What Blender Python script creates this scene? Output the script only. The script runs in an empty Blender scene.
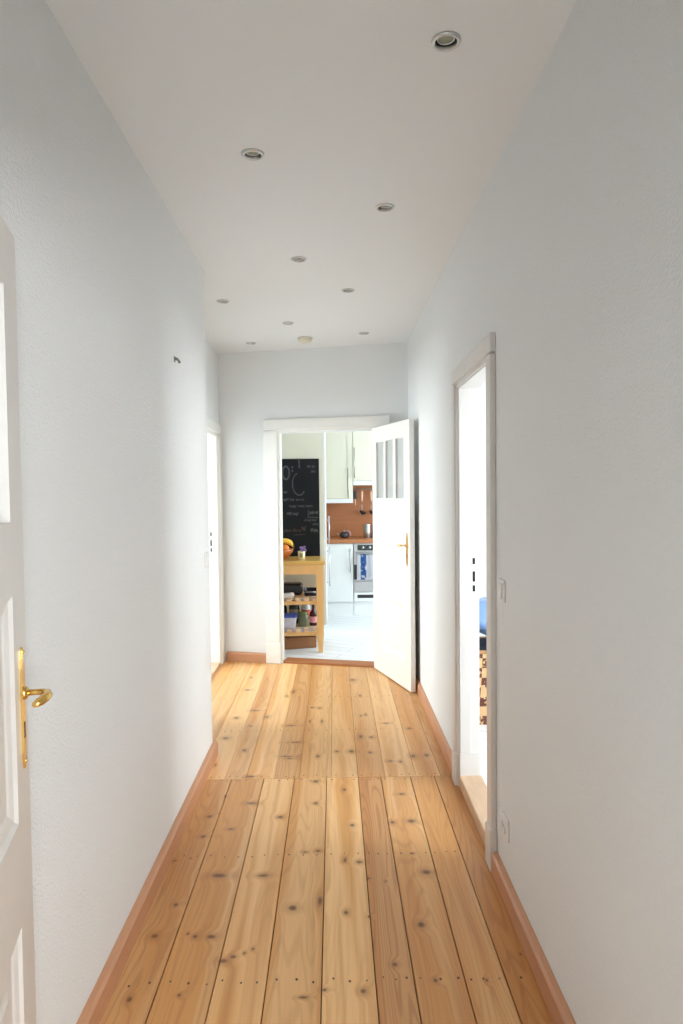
import bpy, bmesh, math, random
from mathutils import Vector, Matrix, geometry
random.seed(7)
C = bpy.context.scene.collection
PI = math.pi

# ------------------------------------------------------------------ helpers
def lin(c):
    c = c / 255.0
    return c / 12.92 if c <= 0.04045 else ((c + 0.055) / 1.055) ** 2.4
def rgb(r, g, b): return (lin(r), lin(g), lin(b), 1.0)

def mat(name, col, rough=0.5, metal=0.0, spec=0.5, var=0.06, scale=12.0, bump=0.0, bscale=60.0, stretch=None, coat=0.0, trans=0.0):
    m = bpy.data.materials.new(name); m.use_nodes = True
    nt = m.node_tree; n = nt.nodes; l = nt.links
    b = n['Principled BSDF']
    b.inputs['Roughness'].default_value = rough
    b.inputs['Metallic'].default_value = metal
    b.inputs['Specular IOR Level'].default_value = spec
    b.inputs['Coat Weight'].default_value = coat
    b.inputs['Transmission Weight'].default_value = trans
    tc = n.new('ShaderNodeTexCoord'); mp = n.new('ShaderNodeMapping')
    l.new(tc.outputs['Object'], mp.inputs['Vector'])
    if stretch: mp.inputs['Scale'].default_value = stretch
    nz = n.new('ShaderNodeTexNoise'); nz.inputs['Scale'].default_value = scale; nz.inputs['Detail'].default_value = 3
    l.new(mp.outputs['Vector'], nz.inputs['Vector'])
    mx = n.new('ShaderNodeMix'); mx.data_type = 'RGBA'
    mx.inputs['A'].default_value = tuple(max(0, x * (1 - var)) for x in col[:3]) + (1,)
    mx.inputs['B'].default_value = tuple(min(1, x * (1 + var)) for x in col[:3]) + (1,)
    l.new(nz.outputs['Fac'], mx.inputs['Factor']); l.new(mx.outputs['Result'], b.inputs['Base Color'])
    if bump > 0:
        n2 = n.new('ShaderNodeTexNoise'); n2.inputs['Scale'].default_value = bscale; n2.inputs['Detail'].default_value = 2
        l.new(mp.outputs['Vector'], n2.inputs['Vector'])
        bp = n.new('ShaderNodeBump'); bp.inputs['Strength'].default_value = bump; bp.inputs['Distance'].default_value = 0.004
        l.new(n2.outputs['Fac'], bp.inputs['Height']); l.new(bp.outputs['Normal'], b.inputs['Normal'])
    return m

def BM(): return bmesh.new()
def tr(verts, M):
    if M is not None:
        for v in verts: v.co = M @ v.co
def box(bm, x0, x1, y0, y1, z0, z1, bev=0.0, M=None, mi=0, seg=2):
    r = bmesh.ops.create_cube(bm, size=1.0)
    vs = r['verts']
    for v in vs:
        v.co = Vector(((x0 + x1) / 2 + v.co.x * (x1 - x0), (y0 + y1) / 2 + v.co.y * (y1 - y0), (z0 + z1) / 2 + v.co.z * (z1 - z0)))
    fs = list({f for v in vs for f in v.link_faces})
    for f in fs: f.material_index = mi
    if bev > 0:
        es = list({e for v in vs for e in v.link_edges})
        r2 = bmesh.ops.bevel(bm, geom=es, offset=bev, segments=seg, affect='EDGES', profile=0.5)
        vs = list({v for f in r2['faces'] for v in f.verts} | {v for v in vs if v.is_valid})
        for f in r2['faces']: f.material_index = mi
    tr(vs, M)
    return vs
def lathe(bm, prof, seg=24, M=None, mi=0, smooth=True):
    rings = []; allv = []
    for r, z in prof:
        if r < 1e-6: ring = [bm.verts.new((0, 0, z))]
        else: ring = [bm.verts.new((r * math.cos(2 * PI * i / seg), r * math.sin(2 * PI * i / seg), z)) for i in range(seg)]
        rings.append(ring); allv += ring
    for a, b in zip(rings, rings[1:]):
        for i in range(seg):
            j = (i + 1) % seg
            if len(a) == 1 and len(b) == 1: continue
            if len(a) == 1: f = bm.faces.new((a[0], b[i], b[j]))
            elif len(b) == 1: f = bm.faces.new((a[i], a[j], b[0]))
            else: f = bm.faces.new((a[i], a[j], b[j], b[i]))
            f.smooth = smooth; f.material_index = mi
    tr(allv, M)
    return allv
def tube(bm, pts, r, seg=10, mi=0, flat=1.0, M=None, closed=False):
    pts = [Vector(p) for p in pts]; n = len(pts)
    rad = r if isinstance(r, (list, tuple)) else [r] * n
    rings = []; up = None
    for i, p in enumerate(pts):
        t = (pts[min(i + 1, n - 1)] - pts[max(i - 1, 0)]).normalized()
        if up is None:
            up = Vector((0, 0, 1)) if abs(t.z) < 0.9 else Vector((0, 1, 0))
        s = t.cross(up).normalized(); up = s.cross(t).normalized()
        rings.append([bm.verts.new(p + (s * math.cos(2 * PI * k / seg) + up * flat * math.sin(2 * PI * k / seg)) * rad[i]) for k in range(seg)])
    for a, b in zip(rings, rings[1:]):
        for k in range(seg):
            f = bm.faces.new((a[k], a[(k + 1) % seg], b[(k + 1) % seg], b[k])); f.smooth = True; f.material_index = mi
    for ring, rev in ((rings[0], False), (rings[-1], True)):
        f = bm.faces.new(ring if not rev else ring[::-1]); f.material_index = mi
    vs = [v for q in rings for v in q]
    tr(vs, M)
    return vs
def ball(bm, c, rx, ry=None, rz=None, u=20, v=12, M=None, mi=0):
    ry = ry or rx; rz = rz or rx
    r = bmesh.ops.create_uvsphere(bm, u_segments=u, v_segments=v, radius=1.0)
    for w in r['verts']: w.co = Vector((c[0] + w.co.x * rx, c[1] + w.co.y * ry, c[2] + w.co.z * rz))
    for f in {f for w in r['verts'] for f in w.link_faces}: f.smooth = True; f.material_index = mi
    tr(r['verts'], M)
    return r['verts']
def prism(bm, poly, z0, z1, M=None, mi=0):
    a = [bm.verts.new((x, y, z0)) for x, y in poly]; b = [bm.verts.new((x, y, z1)) for x, y in poly]
    n = len(poly)
    fs = [bm.faces.new(a[::-1]), bm.faces.new(b)]
    for i in range(n): fs.append(bm.faces.new((a[i], a[(i + 1) % n], b[(i + 1) % n], b[i])))
    for f in fs: f.material_index = mi
    tr(a + b, M)
    return a + b
def obj(name, bm, m, parent=None, M=None):
    me = bpy.data.meshes.new(name)
    bmesh.ops.recalc_face_normals(bm, faces=bm.faces[:])
    bm.to_mesh(me); bm.free()
    for q in (m if isinstance(m, (list, tuple)) else [m]): me.materials.append(q)
    o = bpy.data.objects.new(name, me); C.objects.link(o)
    if parent: o.parent = parent
    if M is not None: o.matrix_world = M
    return o
def tag(o, label, cat, group=None, kind=None):
    o['label'] = label; o['category'] = cat
    if group: o['group'] = group
    if kind: o['kind'] = kind
    return o
def thing(name, label, cat, loc=(0, 0, 0), rotz=0.0, group=None, kind=None):
    o = bpy.data.objects.new(name, None); C.objects.link(o)
    o.empty_display_size = 0.05
    o.location = loc; o.rotation_euler = (0, 0, rotz)
    return tag(o, label, cat, group, kind)
def struct(name, bm, m, label=None, cat=None, M=None):
    o = obj(name, bm, m, M=M); o['kind'] = 'structure'
    if label: o['label'] = label; o['category'] = cat
    return o
def rotM(loc, rx=0, ry=0, rz=0):
    return Matrix.Translation(loc) @ Matrix.Rotation(rz, 4, 'Z') @ Matrix.Rotation(ry, 4, 'Y') @ Matrix.Rotation(rx, 4, 'X')

# kitchen / end wall frame: u runs along the end wall, v goes deeper
ANG = -math.atan(0.25)
KM = Matrix.Translation((0, 5.66, 0)) @ Matrix.Rotation(ANG, 4, 'Z')
def KL(u, v, z=0.0): return tuple(KM @ Vector((u, v, z)))

HC = 2.6416; XL = -0.6818; XR = 0.607; XRec = -0.975; YC = 3.73
def yw(x): return 5.66 - 0.25 * x

# ------------------------------------------------------------------ materials
def wallpaper(name, col, strength=0.35):
    m = bpy.data.materials.new(name); m.use_nodes = True
    nt = m.node_tree; n = nt.nodes; l = nt.links; b = n['Principled BSDF']
    b.inputs['Roughness'].default_value = 0.75; b.inputs['Specular IOR Level'].default_value = 0.3
    tc = n.new('ShaderNodeTexCoord')
    n1 = n.new('ShaderNodeTexNoise'); n1.inputs['Scale'].default_value = 150; n1.inputs['Detail'].default_value = 3
    n2 = n.new('ShaderNodeTexVoronoi'); n2.inputs['Scale'].default_value = 120
    n3 = n.new('ShaderNodeTexNoise'); n3.inputs['Scale'].default_value = 1.3
    for q in (n1, n2, n3): l.new(tc.outputs['Object'], q.inputs['Vector'])
    ad = n.new('ShaderNodeMath'); ad.operation = 'MULTIPLY_ADD'; ad.inputs[1].default_value = -0.5
    l.new(n2.outputs['Distance'], ad.inputs[0]); l.new(n1.outputs['Fac'], ad.inputs[2])
    bp = n.new('ShaderNodeBump'); bp.inputs['Strength'].default_value = strength; bp.inputs['Distance'].default_value = 0.004
    l.new(ad.outputs[0], bp.inputs['Height']); l.new(bp.outputs['Normal'], b.inputs['Normal'])
    mx = n.new('ShaderNodeMix'); mx.data_type = 'RGBA'
    mx.inputs['A'].default_value = tuple(x * 0.985 for x in col[:3]) + (1,); mx.inputs['B'].default_value = col
    l.new(n3.outputs['Fac'], mx.inputs['Factor']); l.new(mx.outputs['Result'], b.inputs['Base Color'])
    return m
M_wall = wallpaper('woodchip wallpaper', (0.79, 0.80, 0.80, 1), 0.55)
M_ceil = wallpaper('painted ceiling', (0.82, 0.83, 0.83, 1), 0.12)
M_smooth = wallpaper('smooth wall paint', (0.82, 0.83, 0.83, 1), 0.08)
M_creamwall = wallpaper('cream wall paint', (0.80, 0.79, 0.66, 1), 0.08)
M_trim = mat('white gloss paint', (0.84, 0.83, 0.79, 1), 0.3, spec=0.5, var=0.02)
M_trimgrey = mat('greyish white gloss paint', (0.71, 0.68, 0.65, 1), 0.32, var=0.03)  # evenly darker and greyer than the plain white gloss
M_base = mat('terracotta skirting paint', rgb(196, 142, 106), 0.45, var=0.12, scale=5, stretch=(1, 0.3, 6))
M_brass = mat('polished brass', (0.83, 0.53, 0.16, 1), 0.16, metal=1, var=0.05)
M_steel = mat('brushed steel', (0.52, 0.525, 0.54, 1), 0.3, metal=1, var=0.05)
M_chrome = mat('satin chrome', (0.62, 0.62, 0.6, 1), 0.28, metal=1, var=0.03)
M_black = mat('black plastic', (0.015, 0.015, 0.018, 1), 0.4)
M_dark = mat('dark hole', (0.01, 0.008, 0.006, 1), 0.8)
M_plastic = mat('white plastic', (0.80, 0.79, 0.76, 1), 0.35, var=0.02)
M_ivory = mat('ivory plastic', (0.72, 0.68, 0.55, 1), 0.45, var=0.03)
M_cream = mat('cream cabinet lacquer', (0.78, 0.75, 0.615, 1), 0.35, var=0.02)
M_white = mat('white cabinet lacquer', (0.82, 0.83, 0.83, 1), 0.35, var=0.02)
M_copper = mat('reddish wood laminate', rgb(176, 112, 70), 0.4, var=0.15, scale=6, stretch=(0.4, 1, 7))
M_birch = mat('oiled birch', rgb(230, 182, 118), 0.4, var=0.12, scale=9, stretch=(1, 1, 0.25))
M_birchtop = mat('oiled birch top', rgb(220, 174, 96), 0.22, var=0.12, scale=9, stretch=(0.3, 2, 2))
M_slat = mat('pale birch slat', rgb(232, 196, 160), 0.5, var=0.08)
M_board = mat('chalkboard slate', (0.014, 0.015, 0.017, 1), 0.85, spec=0.2, var=0.3, scale=6)
M_chalk = mat('chalk', (0.075, 0.075, 0.075, 1), 0.9, var=0.5, scale=40)
M_chalkred = mat('reddish chalk', (0.06, 0.036, 0.030, 1), 0.9, var=0.5, scale=40)
M_thr = mat('worn threshold wood', rgb(170, 106, 62), 0.5, var=0.25, scale=7, stretch=(0.5, 3, 3))
M_thr2 = mat('pale worn threshold wood', rgb(212, 178, 146), 0.5, var=0.3, scale=10, stretch=(3, 0.5, 3))
M_lens = mat('spotlight lens', (0.22, 0.21, 0.13, 1), 0.2, var=0.3, scale=90, coat=0.6)

KN= [(-0.573,2.368,0.0116,0.0144),(-0.604,2.198,0.0162,0.0166),(-0.452,2.548,0.0375,0.0194),(-0.418,2.19,0.0188,0.0144),(-0.47,2.192,0.0108,0.0124),(-0.496,2.207,0.0068,0.0084),(-0.159,2.337,0.0201,0.021),(-0.064,2.375,0.0131,0.0383),(-0.283,2.543,0.0311,0.0138),(-0.359,2.073,0.0179,0.0148),(-0.33,2.091,0.0129,0.0113),(-0.297,2.107,0.0065,0.0077),(-0.272,2.126,0.0065,0.0078),(-0.602,1.918,0.0095,0.0159),(-0.463,1.931,0.0071,0.0081),(0.027,2.306,0.0099,0.0137),(0.028,2.634,0.0097,0.0119),(0.084,2.626,0.0144,0.0147),(-0.043,1.941,0.0096,0.0082),(0.07,1.933,0.0119,0.013),(-0.104,1.913,0.0165,0.0064),(0.115,2.511,0.0061,0.0108),(0.106,2.281,0.007,0.009),(0.277,2.232,0.0164,0.0193),(0.172,2.042,0.0113,0.0126),(0.286,1.971,0.0097,0.0118),(0.338,2.546,0.0249,0.0222),(0.438,1.968,0.0061,0.0084),(0.569,2.078,0.0051,0.0075),(0.178,2.491,0.0061,0.0107),(-0.574,3.025,0.0167,0.02),(-0.568,2.846,0.0179,0.0155),(-0.396,3.149,0.0322,0.0163),(-0.255,3.009,0.0189,0.0149),(-0.535,3.229,0.0076,0.0142),(-0.46,2.906,0.0183,0.0116),(-0.106,3.38,0.0186,0.0187),(-0.099,3.138,0.0148,0.0135),(-0.078,2.715,0.015,0.0122),(-0.131,2.707,0.0128,0.0101),(-0.586,2.675,0.0053,0.0079),(-0.645,2.658,0.0073,0.0097),(0.038,3.28,0.0116,0.0235),(0.066,2.923,0.0126,0.0187),(0.086,2.625,0.0145,0.0133),(0.03,2.648,0.0094,0.0154),(0.243,2.943,0.0139,0.019),(0.327,2.95,0.0231,0.0215),(0.311,3.221,0.0202,0.0142),(0.3,2.683,0.0053,0.0099)]
KF= [(-0.518,3.807,0.0149,0.0236),(-0.1,3.705,0.0087,0.0187),(-0.274,3.712,0.0364,0.0113),(-0.439,3.453,0.0339,0.0162),(-0.647,3.607,0.0071,0.0212),(0.188,3.751,0.0132,0.023),(0.497,3.701,0.0173,0.0187),(0.423,3.685,0.0144,0.0148),(0.292,3.624,0.017,0.0143),(0.344,3.615,0.0141,0.0143),(0.085,3.771,0.0177,0.0155),(-0.645,4.369,0.0222,0.0261),(-0.655,4.007,0.0227,0.0251),(-0.522,3.81,0.0129,0.0256),(-0.447,4.379,0.0148,0.0373),(-0.309,4.929,0.0139,0.0378),(-0.351,4.829,0.0095,0.0273),(-0.101,3.708,0.0126,0.0243),(-0.239,3.922,0.0399,0.0121),(-0.279,4.209,0.0333,0.0139),(-0.159,4.557,0.018,0.0203),(-0.11,4.547,0.0154,0.0202),(-0.539,4.514,0.0357,0.0199),(-0.533,4.21,0.0119,0.0208),(-0.649,4.994,0.0282,0.0243),(-0.09,4.279,0.0072,0.0357),(-0.165,4.282,0.0085,0.0251),(-0.662,5.33,0.012,0.0276),(-0.257,3.682,0.0208,0.0133),(0.13,5.225,0.0264,0.0372),(0.146,3.999,0.0158,0.0375),(0.206,3.987,0.0157,0.0218),(0.19,3.751,0.0127,0.0193),(0.084,3.769,0.0213,0.0223),(0.002,3.773,0.0128,0.014),(0.311,4.226,0.0238,0.014),(0.421,3.69,0.0187,0.0267),(0.495,3.698,0.0167,0.0268),(0.449,4.126,0.0163,0.0167),(0.172,4.813,0.0108,0.0271),(0.193,4.396,0.0099,0.0264),(0.162,4.378,0.0099,0.0225)]

def floor_mat(name, knots):
    m = bpy.data.materials.new(name); m.use_nodes = True
    nt = m.node_tree; n = nt.nodes; l = nt.links; b = n['Principled BSDF']
    def math_(op, a=None, bb=None, c=None):
        q = n.new('ShaderNodeMath'); q.operation = op
        for i, v in enumerate((a, bb, c)):
            if v is None: continue
            if isinstance(v, (int, float)): q.inputs[i].default_value = v
            else: l.new(v, q.inputs[i])
        return q.outputs[0]
    def mix(f, A, B):
        q = n.new('ShaderNodeMix'); q.data_type = 'RGBA'
        for s, v in (('Factor', f), ('A', A), ('B', B)):
            if isinstance(v, (int, float)): q.inputs[s].default_value = v
            elif isinstance(v, tuple): q.inputs[s].default_value = v
            else: l.new(v, q.inputs[s])
        return q.outputs['Result']
    def comb(x, y, z):
        q = n.new('ShaderNodeCombineXYZ')
        for i, v in enumerate((x, y, z)):
            if isinstance(v, (int, float)): q.inputs[i].default_value = v
            else: l.new(v, q.inputs[i])
        return q.outputs[0]
    def noise(vec, scale, detail=2, rough=0.5):
        q = n.new('ShaderNodeTexNoise'); q.inputs['Scale'].default_value = scale; q.inputs['Detail'].default_value = detail; q.inputs['Roughness'].default_value = rough
        l.new(vec, q.inputs['Vector']); return q.outputs['Fac']
    def ramp(v, a, bb, c=0.0, d=1.0):
        q = n.new('ShaderNodeMapRange'); q.interpolation_type = 'SMOOTHSTEP'
        q.inputs['From Min'].default_value = a; q.inputs['From Max'].default_value = bb
        q.inputs['To Min'].default_value = c; q.inputs['To Max'].default_value = d
        l.new(v, q.inputs['Value']); return q.outputs['Result']
    tc = n.new('ShaderNodeTexCoord'); sx = n.new('ShaderNodeSeparateXYZ'); l.new(tc.outputs['Object'], sx.inputs[0])
    X, Y = sx.outputs[0], sx.outputs[1]
    at = n.new('ShaderNodeAttribute'); at.attribute_name = 'board'
    sa = n.new('ShaderNodeSeparateColor'); l.new(at.outputs['Color'], sa.inputs[0])
    tone, seed, red = sa.outputs[0], sa.outputs[1], sa.outputs[2]
    sd = math_('MULTIPLY', seed, 37.0)
    # wobble so knots are not perfect ellipses
    wob = noise(comb(math_('MULTIPLY', X, 30.0), math_('MULTIPLY', Y, 30.0), sd), 1.0, 2)
    wob2 = math_('MULTIPLY_ADD', wob, 0.9, 0.55)
    K = None
    for (kx, ky, rx, ry) in knots:
        v = n.new('ShaderNodeVectorMath'); v.operation = 'MULTIPLY_ADD'
        l.new(tc.outputs['Object'], v.inputs[0])
        v.inputs[1].default_value = (1 / rx, 1 / ry, 0); v.inputs[2].default_value = (-kx / rx, -ky / ry, 0)
        ln = n.new('ShaderNodeVectorMath'); ln.operation = 'LENGTH'; l.new(v.outputs[0], ln.inputs[0])
        K = ln.outputs['Value'] if K is None else math_('MINIMUM', K, ln.outputs['Value'])
    Kw = math_('MULTIPLY', K, wob2)
    bump = ramp(K, 0.3, 4.0, 1.0, 0.0)
    xe = math_('ADD', math_('MULTIPLY_ADD', bump, 0.022, X), math_('MULTIPLY', noise(comb(math_('MULTIPLY', X, 5.0), math_('MULTIPLY', Y, 1.1), sd), 1.0, 2), 0.05))
    fine = noise(comb(math_('MULTIPLY', xe, 150.0), math_('MULTIPLY', Y, 2.2), sd), 1.0, 3, 0.6)
    band = noise(comb(math_('MULTIPLY', xe, 34.0), math_('MULTIPLY', Y, 0.7), sd), 1.0, 2)
    zone = noise(comb(math_('MULTIPLY', xe, 9.0), math_('MULTIPLY', Y, 0.25), math_('ADD', sd, 5.0)), 1.0, 1)
    low = noise(comb(math_('MULTIPLY', xe, 9.0), math_('MULTIPLY', Y, 0.55), math_('ADD', sd, 11.0)), 1.0, 1)
    ring = math_('SINE', math_('MULTIPLY', low, 110.0))
    ring = ramp(ring, 0.2, 1.0, 0.0, 1.0)
    light = rgb(238, 192, 134); midc = rgb(221, 162, 95); redc = rgb(192, 124, 66); dark = rgb(78, 40, 20)
    c = mix(ramp(zone, 0.42, 0.58), light, midc)
    c = mix(math_('MULTIPLY', red, 0.75), c, redc)
    c = mix(math_('MULTIPLY', ramp(band, 0.45, 0.70), 0.38), c, redc)
    c = mix(math_('MULTIPLY', ramp(fine, 0.5, 0.8), 0.22), c, rgb(152, 92, 50))
    c = mix(math_('MULTIPLY', ring, math_('MULTIPLY_ADD', red, 0.38, 0.07)), c, rgb(150, 86, 44))
    c = mix(math_('MULTIPLY', ramp(K, 0.6, 2.6, 1.0, 0.0), 0.35), c, rgb(160, 100, 54))
    c = mix(math_('MULTIPLY', ramp(Kw, 0.25, 1.0, 1.0, 0.0), 0.74), c, dark)
    hv = n.new('ShaderNodeHueSaturation'); l.new(c, hv.inputs['Color'])
    l.new(math_('MULTIPLY_ADD', tone, 0.5, 0.75), hv.inputs['Value'])
    l.new(hv.outputs['Color'], b.inputs['Base Color'])
    rr = noise(comb(math_('MULTIPLY', X, 4.0), math_('MULTIPLY', Y, 2.0), 0.0), 1.0, 3)
    l.new(math_('MULTIPLY_ADD', rr, 0.22, 0.30), b.inputs['Roughness'])
    b.inputs['Specular IOR Level'].default_value = 0.45
    bp = n.new('ShaderNodeBump'); bp.inputs['Strength'].default_value = 0.10; bp.inputs['Distance'].default_value = 0.002
    l.new(fine, bp.inputs['Height']); l.new(bp.outputs['Normal'], b.inputs['Normal'])
    return m

# ================================================================== SETTING
# ---- pine floor of the hall (boards, gaps and nails are one floor mesh)
MN = floor_mat('pine boards front', KN); MF = floor_mat('pine boards back', KF)
def make_floor():
    bm = BM(); lay = bm.loops.layers.float_color.new('board')
    def board(x0, x1, y0, y1a, y1b, mi, tone, red, seed):
        g = 0.0016 if mi == 0 else 0.0007; ch = 0.0016 if mi == 0 else 0.0012
        x0 += g; x1 -= g
        pts = [(x0, y0), (x1, y0), (x1, y1b), (x0, y1a)]
        ins = [(x0 + ch, y0 + ch), (x1 - ch, y0 + ch), (x1 - ch, y1b - ch), (x0 + ch, y1a - ch)]
        lo = [bm.verts.new((x, y, -0.014)) for x, y in pts]; mid = [bm.verts.new((x, y, -ch)) for x, y in pts]
        to = [bm.verts.new((x, y, 0)) for x, y in ins]
        fs = [bm.faces.new(to)]
        for i in range(4):
            j = (i + 1) % 4
            fs.append(bm.faces.new((lo[i], lo[j], mid[j], mid[i]))); fs.append(bm.faces.new((mid[i], mid[j], to[j], to[i])))
        for f in fs:
            f.material_index = mi
            for lp in f.loops: lp[lay] = (tone, seed, red, 1)
    near = [-0.70, -0.533, -0.369, -0.215, -0.051, 0.109, 0.224, 0.374, 0.496, 0.72]
    ntone = [(0.34, 0.42), (0.42, 0.22), (0.58, 0.03), (0.54, 0.22), (0.70, 0.0), (0.46, 0.70), (0.56, 0.28), (0.50, 0.26), (0.34, 0.50)]
    far = [-1.10, -0.86, -0.71, -0.569, -0.462, -0.318, -0.191, -0.027, 0.108, 0.247, 0.405, 0.531, 0.64]
    ftone = [(0.58, 0.05), (0.50, 0.15), (0.56, 0.05), (0.46, 0.28), (0.66, 0.0), (0.42, 0.5), (0.48, 0.26), (0.54, 0.12), (0.46, 0.32), (0.58, 0.05), (0.52, 0.10), (0.30, 0.30)]
    rng = random.Random(3)
    ROW = 3.423
    for i, (a, b) in enumerate(zip(near, near[1:])):
        board(a, b, 0.45, ROW - 0.001, ROW - 0.001, 0, ntone[i][0], ntone[i][1], rng.random())
    for i, (a, b) in enumerate(zip(far, far[1:])):
        board(a, b, ROW + 0.001, yw(a) + 0.09, yw(b) + 0.09, 1, ftone[i][0], ftone[i][1], rng.random())
    for f in [bm.faces.new([bm.verts.new(p) for p in ((-1.12, 0.45, -0.013), (0.72, 0.45, -0.013), (0.72, 6.1, -0.013), (-1.12, 6.1, -0.013))])]:
        f.material_index = 2
    for row, bs in ((1.979, near), (2.686, near), (3.398, near), (3.448, far), (4.12, far), (4.80, far)):
        for a, b in zip(bs, bs[1:]):
            for q in (0.17, 0.5, 0.83):
                x = a + (b - a) * (q + rng.uniform(-0.05, 0.05)); y = row + rng.uniform(-0.009, 0.009)
                if x > 0.6: continue
                r = rng.uniform(0.0026, 0.0042)
                f = bm.faces.new([bm.verts.new((x + r * math.cos(k * PI / 4), y + 1.4 * r * math.sin(k * PI / 4), 0.0005)) for k in range(8)])
                f.material_index = 3
    return bm
M_gap = mat('dark base under the board gaps', (0.035, 0.02, 0.010, 1), 0.9)  # dark sheet below the boards, visible through the gaps
M_nail = mat('old nail heads', (0.12, 0.062, 0.032, 1), 0.6)
struct('floor', make_floor(), [MN, MF, M_gap, M_nail], 'golden pine board floor with dark knots running down the hallway', 'floor')

# ---- ceiling with round holes for the spotlights
SPOTS = [(0.312, 1.851), (-0.27, 2.45), (0.229, 2.904), (-0.163, 3.534), (0.099, 4.076), (-0.671, 4.287), (-0.306, 4.849), (0.242, 5.17), (-0.642, 5.48)]
def make_ceiling():
    vs = [Vector(p) for p in ((-1.07, 0.55), (0.69, 0.55), (0.69, 5.62), (-1.07, 6.06))]
    es = [(0, 1), (1, 2), (2, 3), (3, 0)]
    N = 28; R = 0.031
    for cx, cy in SPOTS:
        b0 = len(vs)
        for k in range(N): vs.append(Vector((cx + R * math.cos(2 * PI * k / N), cy + R * math.sin(2 * PI * k / N))))
        es += [(b0 + k, b0 + (k + 1) % N) for k in range(N)]
    V2, E2, F2, _, _, _ = geometry.delaunay_2d_cdt(vs, es, [], 1, 1e-6)
    bm = BM(); bv = [bm.verts.new((v.x, v.y, HC)) for v in V2]
    for f in F2:
        c = sum((V2[i] for i in f), Vector((0, 0))) / len(f)
        if any((c - Vector(s)).length < R * 0.98 for s in SPOTS): continue
        bm.faces.new([bv[i] for i in f])
    for f in bm.faces: f.normal_update()
    if sum(f.normal.z for f in bm.faces) > 0: bmesh.ops.reverse_faces(bm, faces=bm.faces[:])
    me = bpy.data.meshes.new('ceiling'); bm.to_mesh(me); bm.free(); me.materials.append(M_ceil)
    o = bpy.data.objects.new('ceiling', me); C.objects.link(o); o['kind'] = 'structure'; o['label'] = 'plain white hallway ceiling with small recessed spotlights'; o['category'] = 'ceiling'
make_ceiling()

# ---- hall walls
HT = 2.72
bm = BM(); box(bm, -1.075, XL, 0.62, YC, -0.02, HT, bev=0.006); struct('wall_left', bm, M_wall, 'near left hallway wall in white woodchip paper ending at an outer corner', 'wall')
DR0, DR1 = 2.64, 3.29                                            # right doorway
bm = BM()
box(bm, XR, 0.70, 0.62, DR0, -0.02, HT); box(bm, XR, 0.70, DR1, 5.56, -0.02, HT); box(bm, XR, 0.70, DR0, DR1, 1.955, HT)
struct('wall_right', bm, M_wall, 'right hallway wall in white woodchip paper with an open doorway', 'wall')
RC0, RC1 = 4.40, 5.74                                            # doorway in the recess
bm = BM()
box(bm, -1.075, XRec, YC, RC0, -0.02, HT); box(bm, -1.075, XRec, RC1, 5.95, -0.02, HT); box(bm, -1.075, XRec, RC0, RC1, 1.93, HT)
struct('wall_recess', bm, M_wall, 'white wall of the recess left of the end wall', 'wall')
UO0, UO1, ZO = -0.497, 0.366, 1.958
bm = BM()
box(bm, -4.3, UO0, 0, 0.14, -0.02, HT); box(bm, UO1, 4.0, 0, 0.14, -0.02, HT); box(bm, UO0, UO1, 0, 0.14, ZO, HT)
struct('wall_far', bm, M_smooth, 'white end wall of the hallway around the kitchen doorway', 'wall', M=KM)
bm = BM()
box(bm, -2.6, -0.455, 0.50, 0.62, -0.02, HT); box(bm, 0.37, 2.6, 0.50, 0.62, -0.02, HT); box(bm, -0.455, 0.37, 0.50, 0.62, 1.985, HT)
struct('wall_near', bm, M_wall, 'wall around the near doorway', 'wall')

# ---- casings and thresholds
def casing_bar(bm, a0, a1, z0, z1, d, M=None, horizontal=False, inner=1):
    """stepped casing bar: a = along wall, face towards -y, depth d; inner=+1 when the opening lies at a1"""
    w = a1 - a0
    if not horizontal:
        s0, s1 = (a0, a1 - 0.022) if inner > 0 else (a0 + 0.022, a1)
        box(bm, s0, s1, -d, 0.0, z0, z1, bev=0.004, M=M)
        t0, t1 = (a1 - 0.024, a1) if inner > 0 else (a0, a0 + 0.024)
        box(bm, t0, t1, -d * 0.55, 0.0, z0, z1 if z1 < 1.9 else z1 - 0.0, bev=0.003, M=M)
    else:
        box(bm, a0, a1, -d, 0.0, z0 + 0.022, z1, bev=0.004, M=M)
        box(bm, a0 + 0.05, a1 - 0.05, -d * 0.55, 0.0, z0, z0 + 0.024, bev=0.003, M=M)
# kitchen doorway
bm = BM()
casing_bar(bm, -0.597, -0.455, 0, 1.97, 0.024); casing_bar(bm, 0.366, 0.481, 0, 1.97, 0.024, inner=-1)
casing_bar(bm, -0.597, 0.481, 1.958, 2.066, 0.026, horizontal=True)
box(bm, -0.602, -0.470, -0.029, 0, 0, 0.17, bev=0.004); box(bm, 0.381, 0.486, -0.029, 0, 0, 0.17, bev=0.004)
box(bm, -0.512, -0.494, 0.0, 0.15, 0, 1.958, bev=0.003); box(bm, -0.498, -0.470, -0.012, 0.028, 0, 1.958, bev=0.003); box(bm, 0.364, 0.38, 0.0, 0.15, 0, 1.958, bev=0.003)
struct('trim_1', bm, M_trim, 'white painted casing around the kitchen doorway', 'door frame', M=KM)
bm = BM(); box(bm, -0.470, 0.362, 0.0, 0.15, -0.01, 0.016, bev=0.006)
struct('trim_2', bm, M_thr, 'reddish brown wooden threshold of the kitchen doorway', 'threshold', M=KM)
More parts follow.
